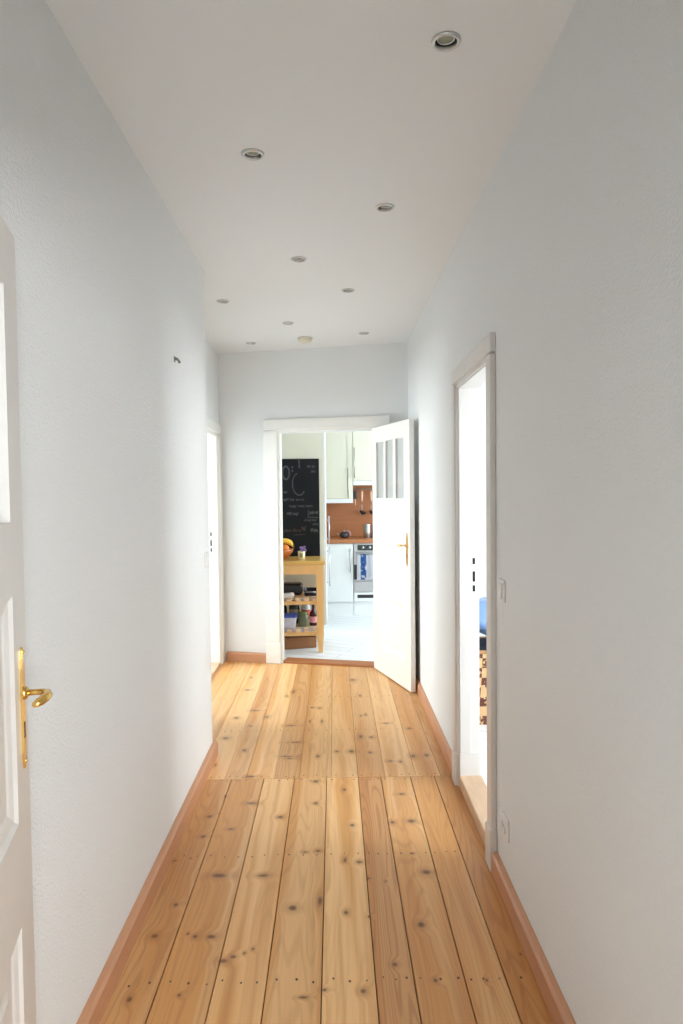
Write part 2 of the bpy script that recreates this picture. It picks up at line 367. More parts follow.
# right doorway: frame local x = +Y, y = +X
RM = Matrix.Translation((XR, 0, 0)) @ Matrix(((0, 1, 0, 0), (1, 0, 0, 0), (0, 0, 1, 0), (0, 0, 0, 1)))
bm = BM()
casing_bar(bm, 2.545, DR0, 0, 1.96, 0.022, M=RM); casing_bar(bm, DR1, 3.375, 0, 1.96, 0.022, M=RM, inner=-1)
casing_bar(bm, 2.545, 3.375, 1.945, 2.035, 0.022, M=RM, horizontal=True)
box(bm, 2.54, 2.625, -0.028, 0, 0, 0.16, bev=0.004, M=RM); box(bm, 3.305, 3.38, -0.028, 0, 0, 0.16, bev=0.004, M=RM)
box(bm, DR1 - 0.012, DR1 + 0.004, -0.004, 0.05, 0, 1.95, bev=0.002, M=RM); box(bm, DR1 - 0.002, DR1 + 0.01, 0.048, 0.094, 0, 1.95, bev=0.002, M=RM)
box(bm, DR0 - 0.004, DR0 + 0.012, -0.004, 0.05, 0, 1.95, bev=0.002, M=RM); box(bm, DR0 - 0.01, DR0 + 0.002, 0.048, 0.094, 0, 1.95, bev=0.002, M=RM)
box(bm, DR0, DR1, -0.004, 0.094, 1.94, 1.956, bev=0.002, M=RM)
box(bm, DR1 - 0.016, DR1, -0.006, 0.095, 0.06, 0.17, bev=0.002, M=RM)
struct('trim_3', bm, M_trimgrey, 'white painted casing around the doorway in the right wall', 'door frame')
bm = BM(); box(bm, DR0, DR1, -0.008, 0.10, 0, 0.062, bev=0.005, M=RM)
struct('trim_4', bm, M_thr2, 'pale worn wooden step in the right doorway', 'threshold')
# recess doorway, mirrored: local x = +Y, y = -X
LM = Matrix.Translation((XRec, 0, 0)) @ Matrix(((0, -1, 0, 0), (1, 0, 0, 0), (0, 0, 1, 0), (0, 0, 0, 1)))
bm = BM()
casing_bar(bm, RC1, 5.865, 0, 1.95, 0.022, M=LM, inner=-1); casing_bar(bm, 4.27, RC0, 0, 1.95, 0.022, M=LM)
casing_bar(bm, 4.27, 5.865, 1.93, 2.03, 0.022, M=LM, horizontal=True)
box(bm, RC1 - 0.014, RC1 + 0.004, -0.004, 0.1, 0, 1.94, bev=0.002, M=LM); box(bm, RC0 - 0.004, RC0 + 0.014, -0.004, 0.1, 0, 1.94, bev=0.002, M=LM); box(bm, RC0, RC1, -0.004, 0.1, 1.92, 1.935, bev=0.002, M=LM)
struct('trim_5', bm, M_trim, 'white painted casing of the doorway in the recess', 'door frame')
bm = BM(); box(bm, RC0, RC1, -0.004, 0.1, 0, 0.025, bev=0.004, M=LM)
struct('trim_6', bm, M_thr2, 'wooden threshold of the doorway in the recess', 'threshold')
bm = BM()
for x0, x1 in ((-0.56, -0.455), (0.37, 0.475)):
    for y0, y1 in ((0.478, 0.502), (0.618, 0.642)): box(bm, x0, x1, y0, y1, 0, 1.985, bev=0.004)
    box(bm, x0 - 0.006 if x0 > 0 else x1 - 0.004, x0 + 0.004 if x0 > 0 else x1 + 0.004, 0.49, 0.63, 0, 1.985)
for y0, y1 in ((0.478, 0.502), (0.618, 0.642)): box(bm, -0.56, 0.475, y0, y1, 1.985, 2.08, bev=0.004)
struct('trim_7', bm, M_trim)

# ---- strike plates in the jambs
def strike(name, label, M):
    t = thing(name, label, 'strike plate', M @ Vector((0, 0, 0)))
    Mi = Matrix.Translation(-(M @ Vector((0, 0, 0)))) @ M
    bm = BM(); box(bm, -0.011, 0.011, -0.002, 0.0, -0.10, 0.10, bev=0.0008, M=Mi); obj('plate', bm, M_trim, t)
    for z0, z1 in ((0.055, 0.085), (-0.03, 0.02), (-0.078, -0.048)):
        bm = BM(); box(bm, -0.006, 0.006, -0.003, -0.0019, z0, z1, M=Mi); obj('latch_hole', bm, M_dark, t)
strike('strike_plate', 'flush strike plate with dark keyholes in the right doorway jamb', Matrix.Translation((XR + 0.068, DR1 - 0.0125 + 0.0105, 1.04)))
strike('strike_plate', 'flush strike plate with dark keyholes in the left recess jamb', Matrix.Translation((XRec - 0.055, RC1 - 0.014, 1.04)))

# ---- skirting boards
def skirt(bm, p0, p1, nrm, t=0.024, h=0.082):
    p0 = Vector(p0); p1 = Vector(p1); nrm = Vector(nrm).normalized()
    prof = [(0, 0), (t, 0), (t, h - 0.014), (t - 0.008, h - 0.004), (0.006, h), (0, h)]
    a = [bm.verts.new((p0.x + nrm.x * d, p0.y + nrm.y * d, z)) for d, z in prof]
    b = [bm.verts.new((p1.x + nrm.x * d, p1.y + nrm.y * d, z)) for d, z in prof]
    n = len(prof)
    for i in range(n): bm.faces.new((a[i], a[(i + 1) % n], b[(i + 1) % n], b[i]))
    bm.faces.new(a[::-1]); bm.faces.new(b)
bm = BM(); skirt(bm, (XL, 1.42), (XL, YC + 0.024), (1, 0)); skirt(bm, (-0.951, YC), (XL, YC), (0, 1)); struct('baseboard_left', bm, M_base, 'terracotta skirting board along the near left wall', 'skirting board')
bm = BM(); skirt(bm, (XR, 0.62), (XR, 2.535), (-1, 0)); skirt(bm, (XR, 3.385), (XR, yw(XR) - 0.01), (-1, 0), t=0.02); struct('baseboard_right', bm, M_base, 'terracotta skirting board along the right wall', 'skirting board')
bm = BM(); skirt(bm, (-0.965, 0), (-0.604, 0), (0, -1)); struct('baseboard_far', bm, M_base, 'short terracotta skirting board left of the kitchen doorway', 'skirting board', M=KM)
bm = BM(); skirt(bm, (XRec, YC + 0.024), (XRec, 4.26), (1, 0)); struct('baseboard_recess', bm, M_base, 'terracotta skirting board in the recess', 'skirting board')

# ---- neighbouring rooms
M_bouncefloor = mat('pale grey bounce floor of the side rooms', (0.66, 0.67, 0.68, 1), 0.9, var=0.05, scale=80)  # unseen floors; pale grey invented to bounce neutral light into the hall
M_whitefloor = None
def plank_white():
    m = mat('white painted planks', (0.85, 0.86, 0.87, 1), 0.45, var=0.02)
    nt = m.node_tree; n = nt.nodes; l = nt.links; b = n['Principled BSDF']
    tc = n.new('ShaderNodeTexCoord'); mp = n.new('ShaderNodeMapping'); mp.inputs['Rotation'].default_value = (0, 0, math.radians(26))
    l.new(tc.outputs['Object'], mp.inputs['Vector'])
    br = n.new('ShaderNodeTexBrick'); br.inputs['Scale'].default_value = 1.0
    br.inputs['Brick Width'].default_value = 2.6; br.inputs['Row Height'].default_value = 0.13; br.inputs['Mortar Size'].default_value = 0.0035
    br.inputs['Color1'].default_value = (0.86, 0.87, 0.88, 1); br.inputs['Color2'].default_value = (0.82, 0.83, 0.85, 1); br.inputs['Mortar'].default_value = (0.48, 0.47, 0.46, 1)
    l.new(mp.outputs['Vector'], br.inputs['Vector']); l.new(br.outputs['Color'], b.inputs['Base Color'])
    return m
M_whitefloor = plank_white()
bm = BM(); prism(bm, [(-2.5, yw(-2.5) + 0.08), (2.5, yw(2.5) + 0.08), (2.5, 8.7), (-2.5, 8.7)], -0.05, 0.0)
struct('floor_kitchen', bm, M_whitefloor, 'white painted plank floor of the kitchen', 'floor')
bm = BM(); box(bm, -2.5, 2.5, 8.58, 8.70, -0.02, HT); struct('wall_kitchen', bm, M_creamwall, 'cream kitchen wall behind the cupboards', 'wall')
bm = BM(); box(bm, -2.5, -2.4, 6.2, 8.6, -0.02, HT); struct('wall_kitchen_left', bm, M_creamwall)
WK0, WK1 = 5.6, 7.6
bm = BM(); box(bm, 2.4, 2.5, 5.05, WK0, -0.02, HT); box(bm, 2.4, 2.5, WK1, 8.6, -0.02, HT); box(bm, 2.4, 2.5, WK0, WK1, -0.02, 0.85); box(bm, 2.4, 2.5, WK0, WK1, 2.3, HT)
struct('wall_kitchen_right', bm, M_creamwall)
bm = BM(); prism(bm, [(-2.5, yw(-2.5) + 0.02), (2.5, yw(2.5) + 0.02), (2.5, 8.7), (-2.5, 8.7)], HC + 0.01, HC + 0.09); struct('ceiling_kitchen', bm, M_smooth)
# the room the camera stands in
M_bouncefloor = mat('pale grey bounce floor of the side rooms', (0.66, 0.67, 0.68, 1), 0.9, var=0.05, scale=80)  # same invented grey, for neutral bounce light off unseen floors
bm = BM(); box(bm, -2.6, 2.6, -2.6, 0.46, -0.05, 0.0); struct('floor_near', bm, M_bouncefloor)
bm = BM(); box(bm, -2.6, 2.6, -2.6, 0.55, HC + 0.01, HC + 0.08); struct('ceiling_near', bm, M_smooth)
bm = BM(); box(bm, -2.7, -2.6, -2.6, 0.62, -0.02, HT); struct('wall_near_left', bm, M_smooth)
bm = BM(); box(bm, 2.6, 2.7, -2.6, 0.62, -0.02, HT); struct('wall_near_right', bm, M_smooth)
bm = BM(); box(bm, -2.6, 0.6, -2.7, -2.6, -0.02, HT); box(bm, 2.4, 2.6, -2.7, -2.6, -0.02, HT); box(bm, 0.6, 2.4, -2.7, -2.6, -0.02, 0.8); box(bm, 0.6, 2.4, -2.7, -2.6, 2.35, HT); struct('wall_back', bm, M_smooth)
# right room
bm = BM(); prism(bm, [(0.70, 0.7), (3.9, 0.7), (3.9, yw(3.9)), (0.70, yw(0.70))], -0.01, 0.05); struct('floor_right', bm, M_whitefloor, 'white floor of the bright room on the right', 'floor')
bm = BM(); box(bm, 0.70, 3.9, 0.7, 0.8, -0.02, HT); struct('wall_right_room', bm, M_smooth)
bm = BM(); box(bm, 3.8, 3.9, 0.7, 0.95, -0.02, HT); box(bm, 3.8, 3.9, 2.55, 4.75, -0.02, HT); box(bm, 3.8, 3.9, 0.95, 2.55, -0.02, 0.8); box(bm, 3.8, 3.9, 0.95, 2.55, 2.35, HT); struct('wall_right_outer', bm, M_smooth)
bm = BM(); prism(bm, [(0.69, 0.7), (3.9, 0.7), (3.9, yw(3.9) + .1), (0.69, yw(0.69) + .1)], HC + 0.01, HC + 0.08); struct('ceiling_right', bm, M_smooth)
# left room
bm = BM(); prism(bm, [(-4.2, 3.5), (-1.075, 3.5), (-1.075, yw(-1.075) + .05), (-4.2, yw(-4.2) + .05)], -0.05, 0.0); struct('floor_left', bm, M_bouncefloor)
bm = BM(); box(bm, -4.2, -1.075, 3.4, 3.5, -0.02, HT); struct('wall_left_room', bm, M_smooth)
bm = BM(); box(bm, -4.2, -4.1, 3.5, 4.8, -0.02, HT); box(bm, -4.2, -4.1, 6.5, 6.8, -0.02, HT); box(bm, -4.2, -4.1, 4.8, 6.5, -0.02, 0.8); box(bm, -4.2, -4.1, 4.8, 6.5, 2.4, HT); struct('wall_left_outer', bm, M_smooth)
bm = BM(); prism(bm, [(-4.2, 3.4), (-1.07, 3.4), (-1.07, yw(-1.07) + .1), (-4.2, yw(-4.2) + .1)], HC + 0.01, HC + 0.08); struct('ceiling_left', bm, M_smooth)
def window(name, M, w0, w1, z0, z1):
    bm = BM()
    for a, b in ((w0, w0 + 0.06), (w1 - 0.06, w1), ((w0 + w1) / 2 - 0.04, (w0 + w1) / 2 + 0.04)): box(bm, a, b, -0.03, 0.03, z0, z1, bev=0.004, M=M)
    for a, b in ((z0, z0 + 0.06), (z1 - 0.06, z1)): box(bm, w0, w1, -0.03, 0.03, a, b, bev=0.004, M=M)
    struct(name, bm, M_trim)
YX = Matrix(((0, 1, 0, 0), (1, 0, 0, 0), (0, 0, 1, 0), (0, 0, 0, 1)))
window('window_1', Matrix.Translation((2.45, 0, 0)) @ YX, WK0, WK1, 0.85, 2.3)
window('window_2', Matrix.Translation((3.85, 0, 0)) @ YX, 0.95, 2.55, 0.8, 2.35)
window('window_3', Matrix.Translation((-4.15, 0, 0)) @ YX, 4.8, 6.5, 0.8, 2.4)
window('window_4', Matrix.Translation((0, -2.65, 0)), 0.6, 2.4, 0.8, 2.35)

# ================================================================== DOORS
def ribbed():
    m = mat('ribbed frosted glass', (0.80, 0.82, 0.80, 1), 0.35, var=0.01, trans=0.55)
    nt = m.node_tree; n = nt.nodes; l = nt.links; b = n['Principled BSDF']
    tc = n.new('ShaderNodeTexCoord'); wv = n.new('ShaderNodeTexWave'); wv.bands_direction = 'X'; wv.inputs['Scale'].default_value = 16
    l.new(tc.outputs['Object'], wv.inputs['Vector']); bp = n.new('ShaderNodeBump'); bp.inputs['Strength'].default_value = 0.6; bp.inputs['Distance'].default_value = 0.004
    l.new(wv.outputs['Fac'], bp.inputs['Height']); l.new(bp.outputs['Normal'], b.inputs['Normal'])
    return m
M_glass = ribbed()
def door_leaf(name, label, loc, rz, m, W=0.75, T=0.04, back_lever=True):
    t = thing(name, label, 'door', loc, rz, kind='structure')
    z0, z1 = 0.010, 1.963
    G0, G1 = 1.40, 1.842; gx = [(0.09, 0.245), (0.288, 0.445), (0.490, 0.645)]
    px0, px1 = 0.105, 0.645
    pan = [(0.825, 1.262), (0.215, 0.625)]
    bm = BM()
    def bx(x0, x1, a, b): box(bm, x0, x1, 0, T, a, b)
    bx(0, 0.09, z0, z1); bx(0.655, W, z0, z1); bx(0.645, 0.655, G0, G1)
    bx(0.09, 0.655, G1, z1); bx(0.245, 0.288, G0, G1); bx(0.445, 0.490, G0, G1)
    bx(0.09, 0.655, 1.262, G0); bx(0.09, 0.655, 0.625, 0.825); bx(0.09, 0.655, z0, 0.215)
    for a, b in pan:
        bx(0.09, px0, a, b); bx(px1, 0.655, a, b)
    bmesh.ops.remove_doubles(bm, verts=bm.verts[:], dist=1e-5)
    obj('leaf_frame', bm, m, t)
    for a, b in pan:                       # sunk panel with a stepped moulding on both faces
        bm = BM()
        for s in (0, 1):
            lev = [(0.0, 0.0), (0.010, 0.006), (0.026, 0.010), (0.034, 0.013), (0.070, 0.013), (0.082, 0.008)]
            rings = []
            for d, dep in lev:
                y = dep if s == 0 else T - dep
                rings.append([bm.verts.new(p) for p in ((px0 + d, y, a + d), (px1 - d, y, a + d), (px1 - d, y, b - d), (px0 + d, y, b - d))])
            for A, B in zip(rings, rings[1:]):
                for i in range(4): bm.faces.new((A[i], A[(i + 1) % 4], B[(i + 1) % 4], B[i]))
            bm.faces.new(rings[-1])
        obj('panel', bm, m, t)
    for a, b in gx:
        bm = BM(); box(bm, a - 0.003, b + 0.003, T / 2 - 0.003, T / 2 + 0.003, G0 - 0.003, G1 + 0.003)
        obj('glass_pane', bm, M_glass, t)
    # brass furniture
    for s in ((-1, 1) if back_lever else (-1,)):
        y = 0.0 if s < 0 else T
        bm = BM()
        prof = [(-0.012, -0.085), (0.012, -0.085), (0.013, 0.075), (0.008, 0.098), (0.0, 0.125), (-0.008, 0.098), (-0.013, 0.075)]
        prof = [(-0.004, -0.122), (0.004, -0.122), (0.009, -0.102), (0.0125, -0.09), (0.0125, 0.078), (0.008, 0.095), (0.004, 0.112), (0.0, 0.118), (-0.004, 0.112), (-0.008, 0.095), (-0.0125, 0.078), (-0.0125, -0.09), (-0.009, -0.102)]
        Mp = Matrix.Translation((0.700, y, 1.035)) @ Matrix(((1, 0, 0, 0), (0, 0, s, 0), (0, 1, 0, 0), (0, 0, 0, 1)))
        prism(bm, prof, 0, 0.004, M=Mp)
        ball(bm, (0, 0.108, 0.004), 0.0035, M=Mp, u=10, v=6); ball(bm, (0, -0.108, 0.004), 0.0035, M=Mp, u=10, v=6)
        pl = obj('handle_plate', bm, M_brass, t)
        bm = BM(); box(bm, -0.003, 0.003, -0.062, -0.030, 0.0035, 0.0046, M=Mp); obj('keyhole', bm, M_dark, pl)
        bm = BM(); k = 1.0 if s < 0 else 0.45
        lathe(bm, [(0.0, 0.0), (0.013, 0.0), (0.013, 0.008 * k), (0.009, 0.012 * k), (0.0, 0.012 * k)], 16, M=Matrix.Translation((0.700, y, 1.062)) @ Matrix.Rotation(PI / 2 * (1 if s < 0 else -1), 4, 'X'))
        o = s
        tube(bm, [(0.700, y + o * 0.004, 1.062), (0.700, y + o * 0.026 * k, 1.062), (0.698, y + o * 0.040 * k, 1.062), (0.691, y + o * 0.048 * k, 1.062), (0.676, y + o * 0.051 * k, 1.061), (0.658, y + o * 0.049 * k, 1.060), (0.642, y + o * 0.043 * k, 1.058), (0.630, y + o * 0.036 * k, 1.056)],
             [0.0075, 0.007, 0.0075, 0.0085, 0.0095, 0.010, 0.0095, 0.006], 12, flat=0.85)
        obj('lever', bm, M_brass, t)
    bm = BM()
    for z in (0.25, 1.70): lathe(bm, [(0, -0.05), (0.007, -0.05), (0.007, 0.05), (0, 0.05)], 12, M=Matrix.Translation((0.0, T + 0.004, z)))
    obj('hinge', bm, m, t)
    return t
door_leaf('door_1', 'white panelled door leaf with brass lever standing open against the near left wall', (-0.46, 0.655, 0), PI / 2 + math.radians(13), M_trimgrey, back_lever=False)
ANGD = math.atan2(4.843 - 5.560, 0.541 - 0.317)
door_leaf('door_2', 'open white kitchen door with three ribbed glass panes and brass lever', (0.317, 5.560, 0), ANGD, M_trim, T=0.036, back_lever=False)

# ================================================================== HALL FITTINGS
SLAB = ['chrome recessed spotlight nearest the camera, by the right wall',
        'chrome recessed spotlight second nearest, on the left half of the ceiling',
        'chrome recessed spotlight third nearest, on the right half of the ceiling',
        'chrome recessed spotlight in the middle of the ceiling, fourth nearest',
        'chrome recessed spotlight fifth nearest, right half, above the right doorway',
        'chrome recessed spotlight farthest left, just past the left wall corner',
        'chrome recessed spotlight left of the ceiling smoke alarm',
        'chrome recessed spotlight far right, beside the end wall above the open door',
        'chrome recessed spotlight in the far left corner beside the end wall']
proto = None
def make_spot():
    t = thing('recessed_spotlight', 'x', 'spotlight', (0, 0, 0), 0, 'recessed hallway spotlights')
    bm = BM(); lathe(bm, [(0.0285, 0.004), (0.0285, -0.004), (0.031, -0.007), (0.036, -0.0065), (0.0395, -0.003), (0.040, -0.0002), (0.031, 0.0)], 36); obj('ring', bm, M_chrome, t)
    bm = BM(); lathe(bm, [(0.0305, 0.0), (0.0305, 0.05), (0.0, 0.05)], 28); obj('housing', bm, M_black, t)
    T = Matrix.Translation((0, -0.003, 0.004)) @ Matrix.Rotation(math.radians(3), 4, 'X')
    bm = BM(); lathe(bm, [(0.0235, 0.012), (0.0235, -0.003), (0.0215, -0.0035), (0.0205, 0.0)], 28, M=T); b = obj('bulb', bm, M_chrome, t)
    bm = BM(); lathe(bm, [(0.0212, 0.0005), (0.015, -0.0015), (0.0, -0.0025)], 28, M=T); obj('lens', bm, M_lens, b)
    return t
def copy_tree(o, parent=None):
    c = o.copy(); C.objects.link(c)
    if parent: c.parent = parent
    for ch in [q for q in bpy.data.objects if q.parent == o]: copy_tree(ch, c)
    return c
for i, (x, y) in enumerate(SPOTS):
    o = make_spot() if i == 0 else copy_tree(proto)
    if i == 0: proto = o
    o.location = (x, y, HC); o['label'] = SLAB[i]; o.rotation_euler = (0, 0, (0.3 * i) % 0.9 - 0.3)
t = thing('smoke_detector', 'flat round ivory smoke alarm on the ceiling near the end wall', 'smoke alarm', (-0.206, 5.32, HC))
bm = BM(); lathe(bm, [(0.0, 0.0), (0.058, 0.0), (0.060, -0.010), (0.056, -0.014), (0.0, -0.014)], 32); obj('mounting_base', bm, M_ivory, t)
bm = BM(); lathe(bm, [(0.052, -0.0138), (0.050, -0.028), (0.042, -0.034), (0.0, -0.036)], 32); obj('cover', bm, M_ivory, t)

M_tin = mat('dull grey metal', (0.22, 0.215, 0.19, 1), 0.45, metal=0.8)
t = thing('wall_hook', 'small metal hook bracket high on the near left wall', 'hook', (XL, 2.985, 2.03))
bm = BM(); box(bm, 0, 0.003, -0.011, 0.011, -0.010, 0.014, bev=0.001); obj('back_plate', bm, M_tin, t)
bm = BM(); tube(bm, [(0.002, 0.0, 0.006), (0.012, 0.0, 0.003), (0.019, 0.002, -0.005), (0.022, 0.006, -0.013)], [0.006, 0.006, 0.0055, 0.006], 10)
obj('peg', bm, M_tin, t)

def plate(name, label, cat, loc, sx, socket=False):
    t = thing(name, label, cat, loc)
    def X(a, b): return (min(sx * a, sx * b), max(sx * a, sx * b))
    bm = BM(); x0, x1 = X(0, 0.008); box(bm, x0, x1, -0.04, 0.04, -0.04, 0.04, bev=0.003); obj('cover_plate', bm, M_plastic, t)
    if socket:
        M = Matrix.Translation((sx * 0.0075, 0, 0)) @ Matrix.Rotation(sx * PI / 2, 4, 'Y')
        bm = BM(); lathe(bm, [(0.025, 0.0), (0.025, 0.006), (0.0215, 0.007), (0.0205, 0.002), (0.0, 0.002)], 28, M=M); c = obj('socket_well', bm, M_plastic, t)
        bm = BM(); x0, x1 = X(0.0094, 0.0102)
        for q in (-0.0095, 0.0095): box(bm, x0, x1, q - 0.0025, q + 0.0025, -0.0025, 0.0025)
        obj('pin_holes', bm, M_dark, c)
    else:
        M = Matrix.Translation((sx * 0.011, 0, 0)) @ Matrix.Rotation(math.radians(4), 4, 'Y')
        bm = BM(); box(bm, -0.004, 0.004, -0.0275, 0.0275, -0.0275, 0.0275, bev=0.002, M=M); obj('rocker', bm, M_plastic, t)
plate('light_switch', 'white light switch on the left wall just before the outer corner', 'light switch', (XL, 3.629, 1.097), 1)
plate('light_switch', 'white light switch on the right wall beside the doorway casing', 'light switch', (XR, 2.445, 1.09), -1)
plate('power_socket', 'white power socket low on the right wall above the skirting', 'power socket', (XR, 2.40, 0.245), -1, socket=True)

# ================================================================== RIGHT ROOM
def weave():
    m = mat('woven seagrass', rgb(205, 165, 118), 0.75, var=0.15, scale=60, bump=0.6, bscale=140)
    nt = m.node_tree; n = nt.nodes; l = nt.links; b = n['Principled BSDF']
    tc = n.new('ShaderNodeTexCoord'); sp = n.new('ShaderNodeSeparateXYZ'); l.new(tc.outputs['Object'], sp.inputs[0])
    ad = n.new('ShaderNodeMath'); ad.operation = 'ADD'; l.new(sp.outputs[0], ad.inputs[0]); l.new(sp.outputs[1], ad.inputs[1])
    cb = n.new('ShaderNodeCombineXYZ'); l.new(ad.outputs[0], cb.inputs[0]); l.new(sp.outputs[2], cb.inputs[2])
    ck = n.new('ShaderNodeTexChecker'); ck.inputs['Scale'].default_value = 17
    mp = n.new('ShaderNodeMapping'); mp.inputs['Location'].default_value = (0.013, 0.01, 0.004); l.new(cb.outputs[0], mp.inputs['Vector'])
    l.new(mp.outputs[0], ck.inputs['Vector'])
    nz = n.new('ShaderNodeTexNoise'); nz.inputs['Scale'].default_value = 55; l.new(tc.outputs['Object'], nz.inputs['Vector'])
    gt = n.new('ShaderNodeMath'); gt.operation = 'GREATER_THAN'; gt.inputs[1].default_value = 0.42; l.new(nz.outputs['Fac'], gt.inputs[0])
    ml = n.new('ShaderNodeMath'); ml.operation = 'MULTIPLY'; l.new(gt.outputs[0], ml.inputs[0]); l.new(ck.outputs['Fac'], ml.inputs[1])
    mx = n.new('ShaderNodeMix'); mx.data_type = 'RGBA'; l.new(ml.outputs[0], mx.inputs['Factor'])
    old = b.inputs['Base Color'].links[0].from_socket
    l.new(old, mx.inputs['A']); mx.inputs['B'].default_value = rgb(96, 52, 36)
    l.new(mx.outputs['Result'], b.inputs['Base Color'])
    return m
BX, BY = 0.98, 4.20
t = thing('woven_basket', 'woven seagrass basket with brown checks behind the right doorway', 'basket', (BX, BY, 0.05))
def rr(w, d, r, n=6):
    pts = []
    for cx, cy, a0 in ((w - r, d - r, 0), (-(w - r), d - r, PI / 2), (-(w - r), -(d - r), PI), (w - r, -(d - r), 1.5 * PI)):
        for k in range(n + 1): pts.append((cx + r * math.cos(a0 + k * PI / 2 / n), cy + r * math.sin(a0 + k * PI / 2 / n)))
    return pts
bm = BM(); prev = None
for z, w, d in ((0.0, 0.19, 0.17), (0.15, 0.205, 0.185), (0.3, 0.215, 0.195), (0.44, 0.22, 0.20), (0.44, 0.205, 0.185), (0.02, 0.175, 0.155)):
    ring = [bm.verts.new((x, y, z)) for x, y in rr(w, d, 0.06)]
    if prev: 
        for i in range(len(ring)): bm.faces.new((prev[i], prev[(i + 1) % len(ring)], ring[(i + 1) % len(ring)], ring[i]))
    else: bm.faces.new(ring[::-1])
    prev = ring
bm.faces.new(prev); obj('basket_body', bm, weave(), t)
bm = BM(); pts = [(x, y, 0.442) for x, y in rr(0.213, 0.193, 0.06)]; tube(bm, pts + [pts[0]], 0.012, 8); obj('rim', bm, mat('seagrass rim', rgb(170, 126, 86), 0.8, var=0.2, scale=80), t)
def lump(name, c, rx, ry, rz, m, label, cat, seed, amp=0.18, zmin=None):
    rng = random.Random(seed); bm = BM(); ball(bm, (0, 0, 0), 1, 1, 1, 40, 24)
    ph = [(Vector((rng.uniform(-1, 1), rng.uniform(-1, 1), rng.uniform(-1, 1))).normalized() * rng.uniform(2.5, 7), rng.uniform(0, 6)) for _ in range(9)]
    for v in bm.verts:
        k = 1 + amp * sum(math.sin(v.co.dot(q) + p) for q, p in ph) / 4
        v.co = Vector((v.co.x * rx * k, v.co.y * ry * k, v.co.z * rz * k + rz))
        if v.co.z < 0: v.co.z = 0
    o = obj(name, bm, m); o.location = c
    return tag(o, label, cat)
lump('dark_cloth', (BX, BY, 0.425), 0.17, 0.15, 0.058, mat('black fabric', (0.012, 0.016, 0.025, 1), 0.8, bump=0.4), 'crumpled black cloth on top of the woven basket', 'cloth', 4)
lump('blue_bag', (BX - 0.005, BY - 0.01, 0.541), 0.165, 0.15, 0.125, mat('blue plastic film', rgb(128, 158, 206), 0.3, var=0.25, scale=9, bump=0.5, bscale=25), 'pale blue plastic bag heaped over the woven basket', 'bag', 9)

# ================================================================== KITCHEN
KM = Matrix.Translation((0, 5.66, 0)); ANG = 0.0
def KL(u, v, z=0.0): return tuple(KM @ Vector((u, v, z)))
def kthing(name, label, cat, u, v, z=0.0, rz=0.0, group=None):
    return thing(name, label, cat, KL(u, v, z), ANG + rz, group)
# ---- wooden kitchen trolley, front right leg at u=-0.257, v=0.45
TU, TV = -0.39, 0.715; TR = math.radians(2)
t = kthing('kitchen_trolley', 'birch kitchen trolley with two slatted shelves left inside the kitchen doorway', 'trolley', TU, TV, 0.0, TR)
bm = BM(); box(bm, -0.30, 0.300, -0.25, 0.245, 0.796, 0.832, bev=0.005); obj('tabletop', bm, M_birchtop, t)
bm = BM()
for y in (-0.245, 0.215): box(bm, -0.225, 0.225, y, y + 0.022, 0.712, 0.796)
for x in (-0.277, 0.255): box(bm, x, x + 0.022, -0.19, 0.19, 0.712, 0.796)
obj('apron', bm, M_birch, t)
for sx in (-1, 1):
    for sy in (-1, 1):
        bm = BM(); cx, cy = sx * 0.25, sy * 0.222
        w = 0.031
        r0 = [(w * 0.62, 0.0), (w, 0.16), (w, 0.796)]
        rings = [[bm.verts.new((cx + a * q, cy + b * q, z)) for a, b in ((-1, -1), (1, -1), (1, 1), (-1, 1))] for q, z in r0]
        for A, B in zip(rings, rings[1:]):
            for i in range(4): bm.faces.new((A[i], A[(i + 1) % 4], B[(i + 1) % 4], B[i]))
        bm.faces.new(rings[0][::-1]); bm.faces.new(rings[-1]); obj('leg', bm, M_birch, t)
for z in (0.440, 0.157):
    bm = BM()
    bm.free()
    for y in (-0.236, 0.212):
        bm = BM(); box(bm, -0.222, 0.222, y, y + 0.024, z - 0.004, z + 0.03, bev=0.002); obj('shelf_rail', bm, M_birch, t)
    bm = BM()
    for k in range(6):
        x = -0.205 + k * 0.077; box(bm, x, x + 0.046, -0.240, 0.238, z + 0.03, z + 0.054, bev=0.002)
    obj('shelf_slats', bm, M_slat, t)
S1, S2, TOP = 0.4945, 0.2115, 0.8325
def at(u, v, z): return KL(u, v, z)
# shelf one
t = kthing('storage_box', 'rounded black appliance box on the upper trolley shelf', 'box', -0.455, 0.76, S1)
bm = BM(); box(bm, -0.17, 0.155, -0.08, 0.08, 0, 0.105, bev=0.028, seg=4); obj('body', bm, M_black, t)
bm = BM(); box(bm, 0.142, 0.158, -0.045, 0.045, 0.02, 0.085, bev=0.006); obj('end_panel', bm, M_steel, t)
bm = BM()
poly = [(-0.085, 0.0), (0.10, 0.0), (0.115, 0.012), (0.112, 0.03), (0.095, 0.040), (0.05, 0.034), (0.0, 0.032), (-0.085, 0.028)]
prism(bm, poly, -0.05, 0.05, M=Matrix.Rotation(PI / 2, 4, 'X')); bmesh.ops.bevel(bm, geom=bm.edges[:], offset=0.004, segments=2, affect='EDGES')
o = obj('folded_towel', bm, mat('white terry', (0.8, 0.8, 0.78, 1), 0.9, bump=0.4, bscale=200)); o.matrix_world = KM @ Matrix.Translation((-0.485, 0.555, S1)); tag(o, 'white folded cloth lying in front of the black box', 'cloth')
t = kthing('baking_dish', 'shallow dark dish on the upper trolley shelf beside its right leg', 'dish', -0.222, 0.72, S1)
bm = BM(); prev = None
